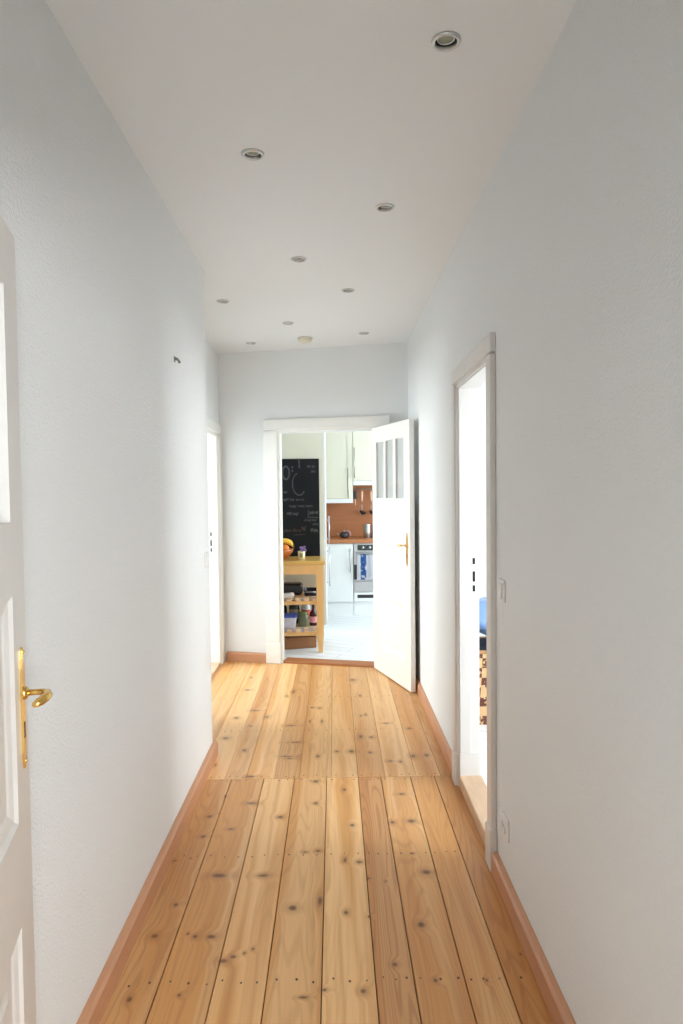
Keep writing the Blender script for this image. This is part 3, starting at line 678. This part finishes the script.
for z, w, d in ((0, 0.055, 0.10), (0.045, 0.064, 0.112), (0.05, 0.068, 0.118), (0.05, 0.06, 0.108), (0.008, 0.05, 0.095)):
    ring = [bm.verts.new((x, y, z)) for x, y in rr(w, d, 0.02, 4)]
    if prev:
        for i in range(len(ring)): bm.faces.new((prev[i], prev[(i + 1) % len(ring)], ring[(i + 1) % len(ring)], ring[i]))
    else: bm.faces.new(ring[::-1])
    prev = ring
bm.faces.new(prev); obj('dish_body', bm, mat('dark blue enamel', (0.014, 0.016, 0.04, 1), 0.25), t)
bm = BM(); tube(bm, [(-0.05, -0.118, 0.04), (-0.02, -0.135, 0.042), (0.02, -0.135, 0.042), (0.05, -0.118, 0.04)], 0.006, 8); obj('handle', bm, M_steel, t)
# shelf two
t = kthing('plastic_tub', 'clear plastic tub with blue lid on the lower trolley shelf', 'tub', -0.425, 0.57, S2)
bm = BM(); prev = None
for z, w in ((0, 0.062), (0.105, 0.075)):
    ring = [bm.verts.new((x, y, z)) for x, y in rr(w, w, 0.018, 4)]
    if prev:
        for i in range(len(ring)): bm.faces.new((prev[i], prev[(i + 1) % len(ring)], ring[(i + 1) % len(ring)], ring[i]))
    else: bm.faces.new(ring[::-1])
    prev = ring
bm.faces.new(prev); obj('tub_body', bm, mat('cloudy plastic', rgb(200, 200, 215), 0.4, var=0.25, scale=30), t)
bm = BM(); prism(bm, rr(0.079, 0.079, 0.02, 4), 0.105, 0.124); bmesh.ops.bevel(bm, geom=[e for e in bm.edges if abs(e.verts[0].co.z - e.verts[1].co.z) < 1e-5], offset=0.004, segments=2, affect='EDGES'); obj('lid', bm, mat('blue lid plastic', rgb(52, 84, 178), 0.35), t)
def jar(u, v, z, r, h, mb, ml, label, name='storage_jar', cat='jar', band=None):
    t = kthing(name, label, cat, u, v, z)
    bm = BM(); lathe(bm, [(0, 0), (r * 0.92, 0), (r, 0.008), (r, h * 0.72), (r * 0.78, h * 0.82), (r * 0.78, h * 0.86), (0, h * 0.86)], 24); obj('jar_body', bm, mb, t)
    bm = BM(); lathe(bm, [(0, h), (r * 0.78, h), (r * 0.84, h * 0.97), (r * 0.84, h * 0.85), (0, h * 0.85)], 24); obj('lid', bm, ml, t)
    if band:
        bm = BM(); lathe(bm, [(r + 0.0005, h * 0.2), (r + 0.001, h * 0.21), (r + 0.001, h * 0.62), (r + 0.0005, h * 0.63)], 24); obj('label_band', bm, band, t)
mdark = mat('dark glass jar', (0.03, 0.03, 0.03, 1), 0.2, var=0.5, scale=30); mgold = mat('gold lid', (0.5, 0.38, 0.16, 1), 0.35, metal=1)
jar(-0.505, 0.83, S2, 0.05, 0.20, mdark, M_black, 'dark jar with black lid behind the blue lidded tub')
jar(-0.385, 0.80, S2, 0.05, 0.215, mdark, mgold, 'dark jar with dull gold lid in the middle of the lower shelf', band=mat('jar paper', rgb(150, 140, 110), 0.7, var=0.4, scale=40))
jar(-0.275, 0.79, S2, 0.045, 0.21, mat('pale tin', rgb(200, 205, 205), 0.4), M_steel, 'pale tin with a red band on the lower trolley shelf', 'food_tin', 'tin', band=mat('red label paper', rgb(205, 80, 62), 0.6))
jar(-0.292, 0.65, S2, 0.048, 0.13, mat('herb jar', rgb(108, 116, 88), 0.3, var=0.5, scale=40), mat('green lid', rgb(110, 140, 80), 0.5), 'short greenish jar in front of the red banded tin')
t = kthing('wine_bottle', 'dark red bottle standing at the right end of the lower shelf', 'bottle', -0.200, 0.68, S2)
bm = BM(); lathe(bm, [(0, 0), (0.036, 0), (0.038, 0.006), (0.038, 0.10), (0.03, 0.125), (0.014, 0.145), (0.013, 0.185), (0.015, 0.187), (0.015, 0.195), (0, 0.195)], 20); obj('bottle_body', bm, mat('dark red glass', (0.05, 0.008, 0.014, 1), 0.2), t)
bm = BM(); lathe(bm, [(0.0385, 0.03), (0.0386, 0.031), (0.0386, 0.085), (0.0385, 0.086)], 20); obj('label_band', bm, mat('pink label paper', rgb(226, 160, 168), 0.6, var=0.2), t)
# floor under the trolley
MB_ = KM @ Matrix.Translation((-0.36, 0.735, 0)) @ Matrix.Rotation(math.radians(14), 4, 'Z')
t = thing('cardboard_box', 'open brown cardboard box on the floor under the trolley', 'box', MB_ @ Vector((0, 0, 0)), math.radians(14))
M_card = mat('corrugated cardboard', rgb(150, 106, 70), 0.8, var=0.1, scale=5)
bm = BM(); w, d, h, q = 0.165, 0.10, 0.105, 0.004
box(bm, -w, w, -d, -d + q, 0.002, h); box(bm, -w, w, d - q, d, 0.002, h); box(bm, -w, -w + q, -d, d, 0.002, h); box(bm, w - q, w, -d, d, 0.002, h); box(bm, -w, w, -d, d, 0.002, 0.006)
obj('carton', bm, M_card, t)
lump('dark_bag', KL(-0.555, 0.64, 0.0), 0.035, 0.05, 0.05, M_black, 'small black bag on the floor left of the cardboard box', 'bag', 22)
# tabletop things
t = kthing('fruit_bowl', 'wide orange wooden fruit bowl on the trolley top', 'bowl', -0.505, 0.70, TOP)
bm = BM(); lathe(bm, [(0, 0), (0.05, 0), (0.055, 0.006), (0.09, 0.03), (0.118, 0.065), (0.128, 0.095), (0.122, 0.096), (0.108, 0.065), (0.08, 0.034), (0.04, 0.014), (0, 0.012)], 40); obj('bowl_body', bm, mat('turned reddish wood', rgb(196, 112, 52), 0.3, var=0.25, scale=8, stretch=(1, 1, 5)), t)
M_orange = mat('orange peel', rgb(240, 132, 30), 0.45, var=0.08, bump=0.35, bscale=120); M_ban = mat('banana skin', rgb(238, 186, 60), 0.5, var=0.12)
def orange(u, v, z, r, label):
    t = kthing('orange', label, 'orange', u, v, z, group='oranges in the fruit bowl')
    bm = BM(); ball(bm, (0, 0, 0), r, r, r * 0.95); obj('fruit', bm, M_orange, t)
    bm = BM(); lathe(bm, [(0, 0.004), (0.004, 0.003), (0.005, 0)], 8, M=Matrix.Translation((0.01, 0.0, r * 0.93))); obj('stem_button', bm, mat('stem', rgb(96, 110, 50), 0.7), t)
orange(-0.455, 0.635, TOP + 0.102, 0.042, 'front orange in the fruit bowl, nearest the right rim')
orange(-0.545, 0.66, TOP + 0.085, 0.042, 'orange behind the door casing on the left of the fruit bowl')
orange(-0.555, 0.748, TOP + 0.085, 0.042, 'orange at the back of the fruit bowl')
def banana(dz, dv, rot, label):
    t = kthing('banana', label, 'banana', -0.468, 0.725 + dv, TOP + 0.100, rot, 'bananas in the fruit bowl')
    bm = BM(); n = 13; pts = []; rad = []
    for k in range(n):
        a = -1.05 + 2.1 * k / (n - 1); pts.append((0.095 * math.sin(a) , 0.0 , 0.095 * math.cos(a) - 0.035 + dz)); s = k / (n - 1)
        rad.append(0.017 * min(1, 0.35 + 4 * min(s, 1 - s)) if 0 < k < n - 1 else 0.005)
    tube(bm, pts, rad, 8); obj('fruit', bm, M_ban, t)
    bm = BM(); tube(bm, [pts[-1], (pts[-1][0] + 0.012, 0, pts[-1][2] - 0.016)], [0.005, 0.004], 6); obj('stem', bm, mat('banana stem', rgb(120, 96, 40), 0.7), t)
banana(0.0, -0.005, 0.2, 'banana lying in front over the oranges'); banana(0.012, 0.042, 0.3, 'banana lying behind, higher over the oranges')
t = kthing('flower_pot', 'small cream pot with purple flowers on the trolley top', 'flower pot', -0.303, 0.66, TOP)
bm = BM(); lathe(bm, [(0, 0), (0.027, 0), (0.031, 0.004), (0.034, 0.075), (0.031, 0.075), (0.029, 0.05), (0, 0.05)], 20); obj('pot', bm, mat('cream glazed pot', rgb(236, 228, 190), 0.35), t)
bm = BM(); box(bm, -0.013, 0.013, -0.0345, -0.033, 0.018, 0.058); obj('pot_picture', bm, mat('olive picture', rgb(150, 152, 80), 0.5, var=0.5, scale=80), t)
rng = random.Random(5)
fl = BM(); stm = BM()
for k in range(26):
    a = rng.uniform(0, 2 * PI); q = rng.uniform(0, 0.034); x, y, z = q * math.cos(a) + 0.008, q * math.sin(a), 0.088 + rng.uniform(-0.012, 0.03)
    tube(stm, [(x * 0.4, y * 0.4, 0.05), (x, y, z)], 0.0012, 5)
    ball(fl, (x, y, z), 0.007, 0.007, 0.009, 8, 6)
obj('stems', stm, mat('green stems', rgb(84, 110, 60), 0.7), t); obj('blossoms', fl, mat('purple petals', rgb(150, 120, 178), 0.7, var=0.3, scale=60), t)

# ---- tall cupboard with the chalkboard on its side
t = kthing('tall_cupboard', 'tall cream fridge cupboard behind the trolley, its side facing the hallway', 'cupboard', -0.388, 1.34)
bm = BM(); box(bm, -0.31, 0.290, -0.30, 0.30, 0.14, 2.60, bev=0.002); obj('carcass', bm, M_cream, t)
bm = BM(); box(bm, -0.30, 0.24, -0.295, 0.295, 0, 0.14); obj('plinth', bm, M_white, t)
for z0, z1, h0, h1 in ((0.145, 0.915, 0.52, 0.908), (0.922, 2.59, 0.948, 1.215)):
    bm = BM(); box(bm, 0.291, 0.309, -0.298, 0.298, z0, z1, bev=0.002); d = obj('door', bm, M_white, t)
    bm = BM()
    tube(bm, [(0.341, -0.255, h0), (0.341, -0.255, h1)], 0.0065, 10)
    for z in (h0 + 0.04, h1 - 0.04): tube(bm, [(0.308, -0.255, z), (0.341, -0.255, z)], 0.0045, 8)
    obj('handle', bm, M_steel, d)
t = kthing('chalkboard', 'tall black chalkboard covered in faint writing above the trolley', 'chalkboard', -0.325, 1.039, 1.30)
bm = BM(); box(bm, -0.186, 0.186, -0.016, 0.0, -0.478, 0.479, bev=0.002); obj('board', bm, M_board, t)
SEG = [0]
def ribbon(bm, pts, w=0.006):
    for (a, b) in zip(pts, pts[1:]):
        SEG[0] += 1; y = -0.0166 - (SEG[0] % 23) * 0.00005
        d = Vector((b[0] - a[0], b[1] - a[1])); 
        if d.length < 1e-6: continue
        n_ = Vector((-d.y, d.x)).normalized() * w / 2; e = d.normalized() * w * 0.3
        bm.faces.new([bm.verts.new((p[0], y, p[1])) for p in ((a[0] + n_.x - e.x, a[1] + n_.y - e.y), (b[0] + n_.x + e.x, b[1] + n_.y + e.y), (b[0] - n_.x + e.x, b[1] - n_.y + e.y), (a[0] - n_.x - e.x, a[1] - n_.y - e.y))])
def bpt(px, py): # photo pixel on the board (board spans 281..319 x 459..556)
    return (-0.186 + (px - 281) / 38.0 * 0.372, 0.482 - (py - 459) / 97.0 * 0.96)
def ell(cx, cy, rx, ry, a0=0, a1=360, n=24): return [bpt(cx + rx * math.cos(math.radians(a0 + (a1 - a0) * k / n)), cy + ry * math.sin(math.radians(a0 + (a1 - a0) * k / n))) for k in range(n + 1)]
chalk = BM(); red = BM()
ribbon(chalk, ell(286, 473, 3.4, 6.4), 0.016); ribbon(chalk, ell(285, 473, 4.0, 6.0, 100, 250), 0.01)
for y in (467, 470.5): ribbon(chalk, [bpt(292, y), bpt(293, y + 1)], 0.014)
ribbon(chalk, [bpt(299, 460), bpt(299.5, 468)], 0.013)
ribbon(chalk, ell(299.5, 484, 7.2, 11, -110, -290, 30)[::-1], 0.010); ribbon(chalk, ell(299, 484, 6.5, 11.2, 40, 190), 0.010)
rng = random.Random(12)
def script(bm, x0, x1, y, h, w=0.0045):
    x = x0
    while x < x1:                      # loose cursive words, unreadable as in the photo
        e = min(x + rng.uniform(4, 8), x1); pts = []; q = x; s = rng.choice((-1, 1))
        while q < e:
            pts.append(bpt(q, y + s * h * rng.uniform(0.10, 0.5))); s = -s; q += rng.uniform(0.25, 0.75)
        if len(pts) > 1: ribbon(bm, pts, w)
        x = e + rng.uniform(0.7, 1.3)
script(chalk, 283, 304, 499.5, 3.2); script(chalk, 289, 306, 506, 3.0); script(chalk, 306, 313, 506, 3); script(chalk, 286.5, 299, 513.5, 3.6, 0.008)
script(chalk, 283, 287, 492, 3); script(chalk, 307, 315, 467, 2.6); script(chalk, 311, 316, 472, 2.6); script(chalk, 304, 317, 520, 2.6)
ribbon(chalk, [bpt(308, 510), bpt(307.5, 517), bpt(318, 517.4)], 0.008); script(chalk, 309, 318, 512.5, 3.6, 0.007); script(chalk, 312, 318, 524, 2.4)
script(red, 283, 300, 530, 3.4, 0.007); script(red, 301, 305, 528.5, 6, 0.008); script(chalk, 310, 317, 530, 4, 0.008); ribbon(red, [bpt(294, 534.5), bpt(304, 534)], 0.009)
obj('chalk_writing', chalk, M_chalk, t); obj('coloured_writing', red, M_chalkred, t)

# ---- base units along the back wall
def shaker(bm, u0, u1, v, z0, z1, fr=0.062, th=0.019, rec=0.007):
    """framed cupboard front, face towards -v"""
    box(bm, u0, u0 + fr, v, v + th, z0, z1); box(bm, u1 - fr, u1, v, v + th, z0, z1)
    box(bm, u0 + fr, u1 - fr, v, v + th, z0, z0 + fr); box(bm, u0 + fr, u1 - fr, v, v + th, z1 - fr, z1)
    box(bm, u0 + fr - 0.001, u1 - fr + 0.001, v + rec, v + th - 0.002, z0 + fr - 0.001, z1 - fr + 0.001)
def bar(bm, u, v, z0, z1, r=0.006):
    tube(bm, [(u, v, z0), (u, v, z1)], r, 10)
    for z in (z0 + 0.03, z1 - 0.03): tube(bm, [(u, v, z), (u, v + 0.034, z)], r * 0.75, 8)
def base_unit(u0, u1, hu, label):
    t = kthing('base_cabinet', label, 'cabinet', (u0 + u1) / 2, 2.6); c = (u0 + u1) / 2; w = (u1 - u0) / 2
    bm = BM(); box(bm, -w, w, -0.27, 0.29, 0.16, 0.85); obj('carcass', bm, M_white, t)
    bm = BM(); box(bm, -w + 0.002, w - 0.002, -0.29, -0.271, 0.164, 0.846, bev=0.002); d = obj('door', bm, M_white, t)
    bm = BM(); bar(bm, hu - c, -0.322, 0.51, 0.79); obj('handle', bm, M_steel, d)
    bm = BM(); box(bm, -w, w, -0.262, -0.245, 0, 0.158); obj('plinth', bm, M_white, t)
base_unit(-0.36, 0.222, 0.185, 'white base cabinet between the tall cupboard and the oven')
base_unit(0.832, 1.432, 0.87, 'white base cabinet right of the oven, behind the kitchen door')
t = kthing('oven', 'stainless steel built-in oven under the wooden worktop', 'oven', 0.527, 2.6)
bm = BM(); box(bm, -0.300, 0.300, -0.27, 0.29, 0.16, 0.85); obj('housing', bm, M_white, t)
bm = BM(); box(bm, -0.297, 0.297, -0.293, -0.271, 0.748, 0.848, bev=0.002); cp = obj('control_panel', bm, M_steel, t)
bm = BM(); box(bm, -0.255, 0.255, -0.2955, -0.2925, 0.765, 0.832, bev=0.001); obj('display', bm, mat('dark display glass', (0.03, 0.035, 0.033, 1), 0.2), cp)
for x in (-0.19, -0.11, 0.0, 0.11, 0.19):
    bm = BM(); lathe(bm, [(0, 0.022), (0.016, 0.020), (0.018, 0.0), (0, 0.0)], 18, M=Matrix.Translation((x, -0.295, 0.80)) @ Matrix.Rotation(PI / 2, 4, 'X')); obj('knob', bm, M_steel, cp)
bm = BM(); box(bm, -0.297, 0.297, -0.293, -0.271, 0.408, 0.742, bev=0.002); dr = obj('door', bm, M_steel, t)
bm = BM(); box(bm, -0.297, 0.297, -0.2955, -0.2925, 0.425, 0.60, bev=0.001); box(bm, -0.25, 0.25, -0.2955, -0.2925, 0.60, 0.69, bev=0.001); obj('glass_window', bm, mat('black oven glass', (0.03, 0.03, 0.032, 1), 0.1), dr)
bm = BM(); tube(bm, [(-0.26, -0.33, 0.715), (0.26, -0.33, 0.715)], 0.009, 12)
for x in (-0.25, 0.25): tube(bm, [(x, -0.292, 0.715), (x, -0.33, 0.715)], 0.006, 8)
obj('handle', bm, M_steel, dr)
bm = BM(); box(bm, -0.297, 0.297, -0.291, -0.271, 0.282, 0.402, bev=0.002); obj('drawer', bm, M_steel, t)
bm = BM(); box(bm, -0.297, 0.297, -0.289, -0.271, 0.164, 0.268, bev=0.002); kp = obj('lower_panel', bm, M_white, t)
bm = BM(); box(bm, -0.26, 0.26, -0.2905, -0.2885, 0.206, 0.245, bev=0.0005); obj('vent', bm, M_black, kp)
bm = BM(); box(bm, -0.300, 0.300, -0.262, -0.245, 0, 0.158); obj('plinth', bm, M_white, t)
def towel_mat():
    m = mat('striped tea towel', (0.8, 0.8, 0.86, 1), 0.85, var=0.03, bump=0.2, bscale=150)
    nt = m.node_tree; n = nt.nodes; l = nt.links; b = n['Principled BSDF']
    tc = n.new('ShaderNodeTexCoord'); sp = n.new('ShaderNodeSeparateXYZ'); l.new(tc.outputs['Object'], sp.inputs[0])
    def mth(op, a, v):
        q = n.new('ShaderNodeMath'); q.operation = op; l.new(a, q.inputs[0])
        if isinstance(v, float): q.inputs[1].default_value = v
        else: l.new(v, q.inputs[1])
        return q.outputs[0]
    stripe = mth('MULTIPLY', mth('GREATER_THAN', sp.outputs[0], -0.092), mth('LESS_THAN', sp.outputs[0], -0.024))
    ck = n.new('ShaderNodeTexNoise'); ck.inputs['Scale'].default_value = 28; l.new(tc.outputs['Object'], ck.inputs['Vector'])
    f = mth('MULTIPLY', stripe, mth('GREATER_THAN', ck.outputs['Fac'], 0.44))
    mx = n.new('ShaderNodeMix'); mx.data_type = 'RGBA'; l.new(f, mx.inputs['Factor']); l.new(b.inputs['Base Color'].links[0].from_socket, mx.inputs['A']); mx.inputs['B'].default_value = rgb(66, 112, 176)
    l.new(mx.outputs['Result'], b.inputs['Base Color']); return m
bm = BM(); NX, prof = 26, [(-0.318, 0.60), (-0.319, 0.66), (-0.320, 0.715), (-0.330, 0.726), (-0.341, 0.715), (-0.343, 0.64), (-0.344, 0.56), (-0.345, 0.49), (-0.345, 0.43)]
for off in (0.0,):
    grid = [[bm.verts.new((-0.135 + 0.27 * i / NX, y - 0.004 * math.sin(i * 0.9) * (1 if y < -0.335 else 0) , z)) for i in range(NX + 1)] for y, z in prof]
    for A, B in zip(grid, grid[1:]):
        for i in range(NX): f = bm.faces.new((A[i], A[i + 1], B[i + 1], B[i])); f.smooth = True
bmesh.ops.solidify(bm, geom=bm.faces[:], thickness=0.0025)
o = obj('tea_towel', bm, towel_mat()); o.matrix_world = KM @ Matrix.Translation((0.397, 2.6, 0)); tag(o, 'white tea towel with blue pattern hanging on the oven handle', 'towel')
# ---- worktop and splashback
bm = BM(); box(bm, -0.37, 1.44, 2.285, 2.918, 0.852, 0.895, bev=0.003); o = obj('worktop', bm, M_copper); o.matrix_world = KM; tag(o, 'reddish brown wooden worktop over the base cabinets and oven', 'worktop')
bm = BM(); box(bm, -0.37, 1.44, 2.897, 2.918, 0.896, 1.70, bev=0.001); o = obj('splashback', bm, M_copper); o.matrix_world = KM; tag(o, 'reddish brown wooden splashback panel behind the worktop', 'splashback')
# ---- wall cupboards
def wall_unit(u0, u1, z0, hu, h0, h1, label):
    c = (u0 + u1) / 2; w = (u1 - u0) / 2
    t = kthing('wall_cupboard', label, 'cupboard', c, 2.73, z0)
    H = 2.50 - z0
    bm = BM(); box(bm, -w, w, -0.16, 0.165, 0.0, H); obj('carcass', bm, M_cream, t)
    bm = BM(); box(bm, -w, w, -0.182, -0.161, 0.0, 0.052, bev=0.002); obj('light_pelmet', bm, M_white, t)
    bm = BM(); shaker(bm, -w + 0.0015, w - 0.0015, -0.182, 0.056, H - 0.003); d = obj('door', bm, M_cream, t)
    bm = BM(); bar(bm, hu - c, -0.214, h0 - z0, h1 - z0, 0.0055); obj('handle', bm, M_steel, d)
wall_unit(-0.36, 0.2345, 1.318, 0.176, 1.38, 1.74, 'taller cream wall cupboard reaching lower, beside the tall cupboard')
wall_unit(0.2375, 0.84, 1.531, 0.253, 1.62, 1.98, 'shorter cream wall cupboard above the hanging ladles')
# ---- utensil rail and things hanging from it
t = kthing('utensil_rail', 'thin steel rail under the shorter wall cupboard', 'rail', 0.68, 2.865, 1.486)
bm = BM(); tube(bm, [(-0.42, 0, 0), (0.26, 0, 0)], 0.006, 10); obj('rod', bm, M_steel, t)
for x in (-0.41, 0.25):
    bm = BM(); tube(bm, [(x, 0, 0), (x, 0.032, 0)], 0.006, 8); obj('bracket', bm, M_steel, t)
M_handle = mat('pale wooden handle', rgb(238, 206, 176), 0.45, var=0.06); M_spoon = mat('dark nylon', (0.035, 0.025, 0.022, 1), 0.4)
def ladle(u, label, tilt=0.0, kind='ladle'):
    t = kthing('ladle' if kind == 'ladle' else 'spatula', label, kind, u, 2.848, 1.486, group='utensils on the rail')
    Mt = Matrix.Rotation(tilt, 4, 'Y')
    bm = BM(); tube(bm, [(0, 0.018, 0.006), (0, 0.008, 0.014), (0, -0.002, 0.008), (0, -0.003, -0.012), (0, -0.002, -0.03)], 0.0022, 8, M=Mt); obj('hook', bm, M_steel, t)
    bm = BM(); tube(bm, [(0, -0.002, -0.028), (0, -0.003, -0.05), (0, -0.003, -0.12), (0, -0.002, -0.16)], [0.012, 0.0135, 0.0105, 0.007], 10, M=Mt); obj('handle', bm, M_handle, t)
    bm = BM(); tube(bm, [(0, -0.002, -0.155), (0, -0.003, -0.24), (0, -0.008, -0.27)], 0.0045, 8, M=Mt); obj('shaft', bm, M_steel, t)
    bm = BM()
    if kind == 'ladle': lathe(bm, [(0.0, -0.032), (0.022, -0.026), (0.038, -0.008), (0.044, 0.012), (0.041, 0.012), (0.034, -0.006), (0.018, -0.02), (0, -0.024)], 20, M=Mt @ Matrix.Translation((0.012, -0.040, -0.285)) @ Matrix.Rotation(math.radians(14), 4, 'Y'))
    else: box(bm, -0.034, 0.034, -0.006, -0.001, -0.35, -0.25, bev=0.002, M=Mt)
    obj('bowl' if kind == 'ladle' else 'blade', bm, M_spoon, t)
ladle(0.357, 'dark ladle with pale wooden handle hanging left of the other ladle', 0.02)
ladle(0.468, 'dark ladle with pale wooden handle half hidden by the kitchen door')
t = kthing('kitchen_brush', 'dark brush hanging at the left end of the utensil rail', 'brush', 0.268, 2.848, 1.486)
bm = BM(); tube(bm, [(0, 0.018, 0.004), (0, 0.006, 0.012), (0, -0.004, 0.0), (0, -0.004, -0.02)], 0.0022, 8); obj('hook', bm, M_steel, t)
bm = BM(); box(bm, -0.022, 0.022, -0.02, 0.012, -0.125, -0.018, bev=0.008); obj('head', bm, M_spoon, t)
bm = BM(); tube(bm, [(0.002, -0.004, -0.12), (0.004, -0.004, -0.20)], [0.007, 0.005], 8); obj('handle', bm, M_handle, t)
# ---- on the worktop
WT = 0.895
t = kthing('teapot', 'small round dark teapot on the worktop by the tall cupboard', 'teapot', 0.125, 2.60, WT)
bm = BM(); lathe(bm, [(0, 0), (0.036, 0), (0.056, 0.02), (0.06, 0.04), (0.05, 0.062), (0.03, 0.074), (0, 0.075)], 24); obj('pot_body', bm, mat('smoky glass', (0.05, 0.045, 0.045, 1), 0.12, var=0.4, scale=25), t)
bm = BM(); lathe(bm, [(0.03, 0.073), (0.026, 0.082), (0.006, 0.087), (0.006, 0.093), (0.010, 0.099), (0, 0.102)], 20); obj('lid', bm, M_steel, t)
bm = BM(); tube(bm, [(-0.05, 0, 0.03), (-0.075, 0, 0.04), (-0.085, 0, 0.062)], [0.011, 0.008, 0.006], 10); obj('spout', bm, M_steel, t)
bm = BM(); tube(bm, [(0.02, -0.02, 0.085), (0.05, -0.03, 0.088), (0.072, -0.03, 0.062), (0.072, -0.028, 0.03), (0.05, -0.02, 0.014)], 0.007, 10); obj('handle', bm, mat('pinkish handle', rgb(196, 160, 166), 0.4), t)
t = kthing('steel_canister', 'tall stainless steel canister on the worktop above the oven', 'canister', 0.403, 2.60, WT)
bm = BM(); lathe(bm, [(0, 0), (0.042, 0), (0.045, 0.004), (0.045, 0.150), (0.043, 0.152), (0, 0.152)], 28); obj('canister_body', bm, M_steel, t)
bm = BM(); lathe(bm, [(0.0465, 0.146), (0.0465, 0.164), (0.042, 0.168), (0.0, 0.170)], 28); obj('lid', bm, M_steel, t)
t = kthing('pepper_mill', 'dark pepper mill on the worktop right of the steel canister', 'mill', 0.480, 2.62, WT)
bm = BM(); lathe(bm, [(0, 0), (0.026, 0), (0.027, 0.02), (0.018, 0.06), (0.022, 0.10), (0.020, 0.118), (0, 0.118)], 20); obj('mill_body', bm, M_spoon, t)
bm = BM(); lathe(bm, [(0, 0.118), (0.014, 0.118), (0.022, 0.13), (0.02, 0.148), (0.008, 0.158), (0, 0.16)], 20); obj('cap', bm, M_spoon, t)

# ================================================================== LIGHT
sc = bpy.context.scene
w = bpy.data.worlds.new('World'); sc.world = w; w.use_nodes = True
nt = w.node_tree; bg = nt.nodes['Background']
bg.inputs['Color'].default_value = (0.75, 0.86, 1.0, 1); bg.inputs['Strength'].default_value = 1.0
def area(name, loc, target, sx, sy, power, col=(1, 1, 1), spread=180):
    l = bpy.data.lights.new(name, 'AREA'); l.shape = 'RECTANGLE'; l.size = sx; l.size_y = sy; l.energy = power; l.color = col; l.spread = math.radians(spread)
    o = bpy.data.objects.new(name, l); C.objects.link(o); o.location = loc
    o.rotation_euler = (Vector(target) - Vector(loc)).to_track_quat('-Z', 'Y').to_euler()
    return o
P_K, P_R, P_L, P_B = 62, 104, 126, 130
DAY = (0.78, 0.91, 1.0)
area('daylight_kitchen', (2.58, 6.6, 1.575), (0, 6.6, 1.2), 1.9, 1.4, P_K, DAY)
area('daylight_right', (3.98, 1.75, 1.6), (0, 1.9, 1.4), 1.55, 1.5, P_R, (0.90, 0.965, 0.99))
area('daylight_left', (-4.28, 5.65, 1.45), (0, 5.5, 1.5), 1.65, 1.3, P_L, (0.88, 0.96, 0.99))
area('daylight_back', (1.5, -2.78, 1.45), (0.6, 2, 1.5), 1.7, 1.3, P_B, (0.955, 0.985, 0.99))

# ================================================================== CAMERA
cam = bpy.data.cameras.new('camera'); co = bpy.data.objects.new('camera', cam); C.objects.link(co); sc.camera = co
cam.sensor_fit = 'VERTICAL'; cam.sensor_height = 36.0; cam.sensor_width = 24.0; cam.lens = 683.0 / 1024 * 36.0
cam.shift_y = 4.93 / 1024
cam.clip_start = 0.02
pitch, roll, yaw = 0.0363, 0.01082, 0.01135
f = Vector((math.sin(yaw) * math.cos(pitch), math.cos(yaw) * math.cos(pitch), -math.sin(pitch)))
r = Vector((math.cos(yaw), -math.sin(yaw), 0)); u = r.cross(f)
r2 = r * math.cos(roll) - u * math.sin(roll); u2 = u * math.cos(roll) + r * math.sin(roll)
R = Matrix((r2, u2, -f)).transposed().to_4x4()
co.matrix_world = Matrix.Translation((0, 0, 1.45)) @ R

vs_ = sc.view_settings
vs_.view_transform = 'Standard'; vs_.look = 'None'; vs_.gamma = 1.0; vs_.use_curve_mapping = False; vs_.exposure = 0.5
sc.cycles.use_denoising = True
sc.cycles.max_bounces = 14; sc.cycles.diffuse_bounces = 8; sc.cycles.glossy_bounces = 4; sc.cycles.transmission_bounces = 6
sc.cycles.sample_clamp_indirect = 8.0
